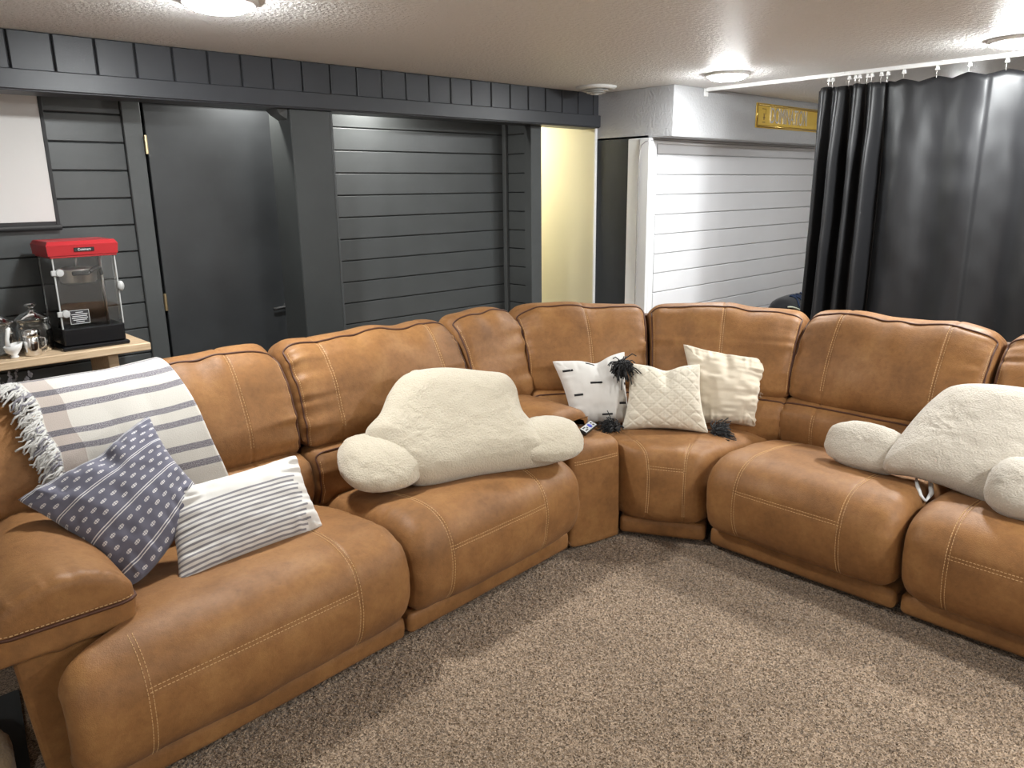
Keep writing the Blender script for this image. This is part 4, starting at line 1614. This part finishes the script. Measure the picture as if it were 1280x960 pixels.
def jar(x, y, r, h, label):
    t = empty('glass_jar', (x, y, TZ), label, 'jar', 'glass jars on the console table')
    z = TZ + 0.0006
    v, f = lathe(x, y, [(0, z), (r * .92, z), (r, z + .008), (r, z + h * .72), (r * .96, z + h * .80), (r * .88, z + h * .88), (r * .90, z + h * .93), (r * .96, z + h),
                        (r * .93, z + h), (r * .86, z + h * .93), (r * .84, z + h * .88), (r * .92, z + h * .79), (r * .955, z + h * .70), (r * .955, z + .012), (0, z + .008)], 40)
    mk('jar_body', v, f, M['glass'], t)
    zl = z + h + 0.0008
    v, f = lathe(x, y, [(0, zl), (r * 1.0, zl), (r * 1.02, zl + .005), (r * .95, zl + .012), (r * .6, zl + .030), (r * .25, zl + .040), (r * .14, zl + .046), (r * .12, zl + .054),
                        (r * .30, zl + .060), (r * .34, zl + .066), (r * .28, zl + .073), (0, zl + .075)], 36)
    mk('jar_lid', v, f, M['glass'], t)
    return t


jar(0.784, 3.975, 0.070, 0.140, 'clear glass lidded jar beside the popcorn machine')
jar(0.636, 3.965, 0.070, 0.140, 'clear glass lidded jar behind the white scoop')

cup = empty('steel_shaker', (0.745, 3.865, TZ), 'small polished steel shaker with a lid and side handle', 'shaker')
z = TZ + 0.0006
v, f = lathe(0.745, 3.865, [(0, z), (.030, z), (.033, z + .004), (.033, z + .080), (.031, z + .084), (0, z + .084)], 28)
mk('shaker_body', v, f, M['chrome'], cup)
v, f = lathe(0.745, 3.865, [(0, z + .0845), (.034, z + .0845), (.035, z + .092), (.035, z + .108), (.030, z + .115), (0, z + .117)], 28)
mk('shaker_lid', v, f, M['chrome'], cup)
mk('handle', *tube([(0.777, 3.86, z + .078), (0.795, 3.857, z + .072), (0.797, 3.857, z + .040), (0.777, 3.86, z + .026)], 0.0035, 8), M['chrome'], cup)

sc = empty('white_scoop', (0.672, 3.86, TZ), 'white ceramic scoop standing on the table in front of the left jar', 'scoop')
v, f = lathe(0.672, 3.86, [(0, z), (.015, z), (.017, z + .006), (.012, z + .012), (.030, z + .030), (.038, z + .055), (.036, z + .056), (.027, z + .034), (0, z + .018)], 24)
v[:, 2] += np.clip(v[:, 0] - 0.66, -0.05, 0.05) * 0.25 * (v[:, 2] > z + 0.02)
mk('bowl', v, f, M['white_ceramic'], sc)
mk('handle', *tube([(0.652, 3.855, z + .050), (0.652, 3.850, z + .085), (0.662, 3.85, z + .125), (0.668, 3.85, z + .135)], [0.010, 0.008, 0.009, 0.005], 10), M['white_ceramic'], sc)

# vase of dark sprigs on the lower shelf
vs = empty('sprig_vase', (0.62, 3.98, 0.3855), 'dark vase of dried lavender-like sprigs under the console table', 'vase')
z = 0.3855
v, f = lathe(0.62, 3.98, [(0, z), (.045, z), (.055, z + .02), (.060, z + .12), (.040, z + .19), (.030, z + .21), (.034, z + .225), (.030, z + .225), (.026, z + .21), (0, z + .15)], 24)
mk('vase_body', v, f, M['black_matte'], vs)
rs = np.random.RandomState(3)
for k in range(15):
    dx = rs.uniform(-0.16, 0.15); dy = rs.uniform(-0.10, 0.05); h = rs.uniform(0.17, 0.262)
    base = np.array([0.62, 3.98, z + 0.20])
    tt = np.linspace(0, 1, 10)
    p = base + np.stack([dx * tt ** 1.5, dy * tt ** 1.5, h * tt], 1)
    s_ = mk('sprig', *tube(p, 0.0016, 4), M['sprig'], vs)
    mb = MB()
    for q in range(13):
        c = p[-1] + (p[4] - p[-1]) * (q / 13.0) + rs.normal(0, 0.002, 3)
        v, f = lathe(0, 0, [(0, -.009), (.0065, -.001), (.0045, .006), (0, .010)], 5)
        mb.add(v + c, f)
    mkb('bud', mb, M['bud'], s_, True)

# ------------------------------------------------------------------ hallway rail
rail = empty('wall_rail', (4.488, 4.30, 0.66), 'white wall rail with a black round end on the cream hallway wall', 'rail')
box('rail_bar', 4.468, 4.486, 4.135, 4.455, 0.640, 0.672, M['white_plastic'], rail, 0.003)
v, f = lathe(0, 0, [(0, 0.0), (.018, 0), (.023, .006), (.023, .016), (.014, .024), (0, .025)], 20)
mk('end_knob', np.stack([4.474 + v[:, 0], 4.456 + v[:, 2], 0.660 + v[:, 1]], 1), f, M['black_matte'], rail)['label'] = 'black round end knob'
for y in (4.18, 4.27, 4.38):
    box('bracket', 4.464, 4.4995, y, y + 0.012, 0.634, 0.650, M['black_matte'], rail, 0.002)

# ------------------------------------------------------------------ curtain, track and hooks
TX = 4.86
tr = empty('curtain_track', (TX, 1.3, CEIL), 'white ceiling-mounted curtain track running from the soffit', 'curtain track')
box('track_rail', TX - 0.016, TX + 0.016, -0.6, 3.160, CEIL - 0.024, CEIL - 0.0005, M['white_plastic'], tr, 0.003)
box('end_bracket', TX - 0.020, TX + 0.020, 3.161, 3.1755, CEIL - 0.055, CEIL - 0.002, M['white_plastic'], tr, 0.003)
for y in (2.75, 2.2, 1.65, 1.1):
    box('bracket', TX - 0.022, TX + 0.022, y, y + 0.02, CEIL - 0.012, CEIL - 0.0003, M['white_plastic'], tr, 0.002)

hooks = [2.298, 2.273, 2.174, 2.136, 2.112, 2.065, 2.041, 1.986, 1.949, 1.860, 1.684, 1.521, 1.344, 1.17, 0.99, 0.81, 0.63, 0.45]
cur = empty('curtain', (TX, 1.4, 0.03), 'black satin floor-length curtain hanging from the white ceiling track', 'curtain')
ncy, ncz = 300, 60
yy = np.linspace(2.37, 0.40, ncy)
zz = np.linspace(2.175, 0.03, ncz)
Yg, Zg = np.meshgrid(yy, zz, indexing='ij')
dens = smooth(2.05, 1.75, Yg)               # 0 in the bunched part, 1 in the wide part
fr_ = (2.175 - Zg) / 2.15
ph = np.where(Yg > 1.95, (Yg - 1.95) * 62, 0) + np.where(Yg <= 1.95, (Yg - 1.95) * 17.0, 0)
amp = (0.055 * (1 - dens) + 0.034 * dens) * (0.55 + 0.45 * smooth(0, 0.25, fr_))
Xg = TX + amp * (np.sin(ph + 0.6 * np.sin(fr_ * 2 + 1) - 0.9 * fr_ * (1 - dens)) + 0.35 * np.sin(ph * 0.53 + 1.3))
Xg += 0.010 * vnoise(Yg * 6, Zg * 2.5, 51) + 0.004 * vnoise(Yg * 16, Zg * 9, 52)
# crease of the panel overlap
Xg += 0.016 * smooth(1.425, 1.40, Yg) * smooth(1.0, 1.40, Yg)
hk = np.array(sorted(hooks))
dist = np.abs(Yg[..., None] - hk[None, None, :]).min(-1)
sagz = -0.022 * np.clip(dist / 0.085, 0, 1) ** 1.2
Z2 = Zg + sagz * smooth(0.35, 0.0, fr_)
Y2 = Yg + 0.02 * fr_ * np.sin(Yg * 9) - 0.0 * fr_
V = np.stack([Xg, Y2, Z2], -1).reshape(-1, 3)
cl = mk('curtain_cloth', V, gridf(ncy, ncz), M['curtain'], cur)
so = cl.modifiers.new('solid', 'SOLIDIFY'); so.thickness = 0.003
first = None
for k, hy in enumerate(hooks):
    mb = MB()
    zt = CEIL - 0.0245
    mb.add(*cbox(-0.009, 0.009, -0.008, 0.008, zt - 0.016, zt, 0.003))
    mb.add(*cbox(-0.004, 0.004, -0.012, 0.012, zt - 0.022, zt - 0.012, 0.002))
    hb = MB()
    hb.add(*tube([(0, 0, zt - 0.018), (0.004, 0.004, zt - 0.030), (0.002, 0.003, zt - 0.048), (-0.003, 0.0, zt - 0.060)], 0.0022, 6))
    if first is None:
        a = mkb('carrier', mb, M['white_plastic'], cur)
        b = mkb('hook', hb, M['steel'], cur, True)
        # re-base both meshes on the hook's own place
        first = (a.data, b.data)
        a.location = (TX, hy, 0); b.location = (TX, hy, 0)
    else:
        for nm, dat_ in zip(('carrier', 'hook'), first):
            o = bpy.data.objects.new(nm, dat_); o.location = (TX, hy, 0); link(o, cur)
# ------------------------------------------------------------------ sign on the soffit
SY = 3.1755
sg = empty('metal_sign', (6.1, SY, 2.1), 'narrow yellow embossed metal sign on the white soffit beside the curtain', 'sign')
sx0, sx1, sz0, sz1 = 5.55, 6.85, 2.020, 2.200
box('plate', sx0, sx1, SY - 0.006, SY - 0.0005, sz0, sz1, M['gold'], sg, 0.002)
mb = MB()
ip = 0.013
mb.add(*tube([(sx0 + ip, SY - 0.007, sz0 + ip), (sx1 - ip, SY - 0.007, sz0 + ip), (sx1 - ip, SY - 0.007, sz1 - ip), (sx0 + ip, SY - 0.007, sz1 - ip), (sx0 + ip, SY - 0.007, sz0 + ip)], 0.009, 8))
mkb('raised_rim', mb, M['sign_rim'], sg, True)
text_obj('DOMINATION', 0.165, 0.004, M['sign_letter'], sg, (6.055, SY - 0.008, 2.110), (1, 0, 0), (0, 0, 1), xs=0.56)
mb = MB()
ex_, ez_ = 5.665, 2.110
for (a, b, c, d) in ((-.030, .030, .046, .052), (.024, .030, .010, .052), (-.010, .014, .010, .016), (-.014, .020, -.016, -.010), (-.004, .008, -.030, .008), (-.022, .022, -.050, -.044)):
    mb.add(*cbox(ex_ + a, ex_ + b, SY - 0.0075, SY - 0.0061, ez_ + c, ez_ + d, 0.0004))
mkb('emblem', mb, M['dark_ink'], sg)

# ------------------------------------------------------------------ black bag behind the sofa
bg = empty('black_bag', (5.90, 2.95, 0), 'black bag with blue cord lacing standing behind the sofa by the curtain', 'bag')


def map_bag(s, u, z):
    return np.stack(np.broadcast_arrays(5.66 + s * 0.55, 2.80 + u, z), -1)


cb = Cushion([(.02, .01), (0, .06), (-.01, .30), (.01, .55), (.06, .68), (.14, .715), (.22, .69), (.28, .56), (.29, .3), (.27, .05), (.24, .01)],
             0.55, map_bag, r=0.09, m=60, puff=0.02, soft=0.01, gather=0.006, seed=71)
v, f = cb.mesh()
mk('bag_body', v, f, M['bag'], bg)
rs = np.random.RandomState(8)
for k in range(6):
    x0 = 5.82 + k * 0.045
    tt = np.linspace(0, 1, 14)
    s_ = (x0 - 5.66) / 0.55 + 0.04 * np.sin(tt * 9 + k)
    jj = np.linspace(cb.near((.01, .55)), cb.near((.14, .715)), 14)
    p, n = cb.at(np.clip(s_, .05, .95), jj, 0.007)
    mk('lacing', *tube(p, 0.007, 6), M['blue_cord'], bg)['label'] = 'blue cord lacing'
p, n = cb.at(np.linspace(0.06, 0.55, 20), np.linspace(cb.near((.06, .68)), cb.near((.01, .55)), 20), 0.006)
mk('strap', *tube(p, 0.007, 6), M['pale_cord'], bg)['label'] = 'pale cord strap'

# ------------------------------------------------------------------ floor things at the lower left
v, f = hexa([(-.45, 1.95, .001), (.215, 1.95, .001), (.325, 2.75, .001), (-.45, 2.75, .001),
             (-.45, 1.95, .012), (.215, 1.95, .012), (.325, 2.75, .012), (-.45, 2.75, .012)])  # thin dark sheet lying flat on the floor
mt = mk('floor_mat', v, f, M['mat_cloth'], None, False, loc=(-.1, 2.35, 0))
tag(mt, 'dark cloth floor mat beside the left arm of the sofa', 'mat')
tp = blob('floor_cushion', (0.085, 2.36, 0.067), (0.15, 0, 0), (0, 0.17, 0), (0, 0, 0.054), M['tan_plush'], None, 81, 3.0, 0.004)
tag(tp, 'tan plush cushion on the dark floor mat at the lower left', 'cushion')
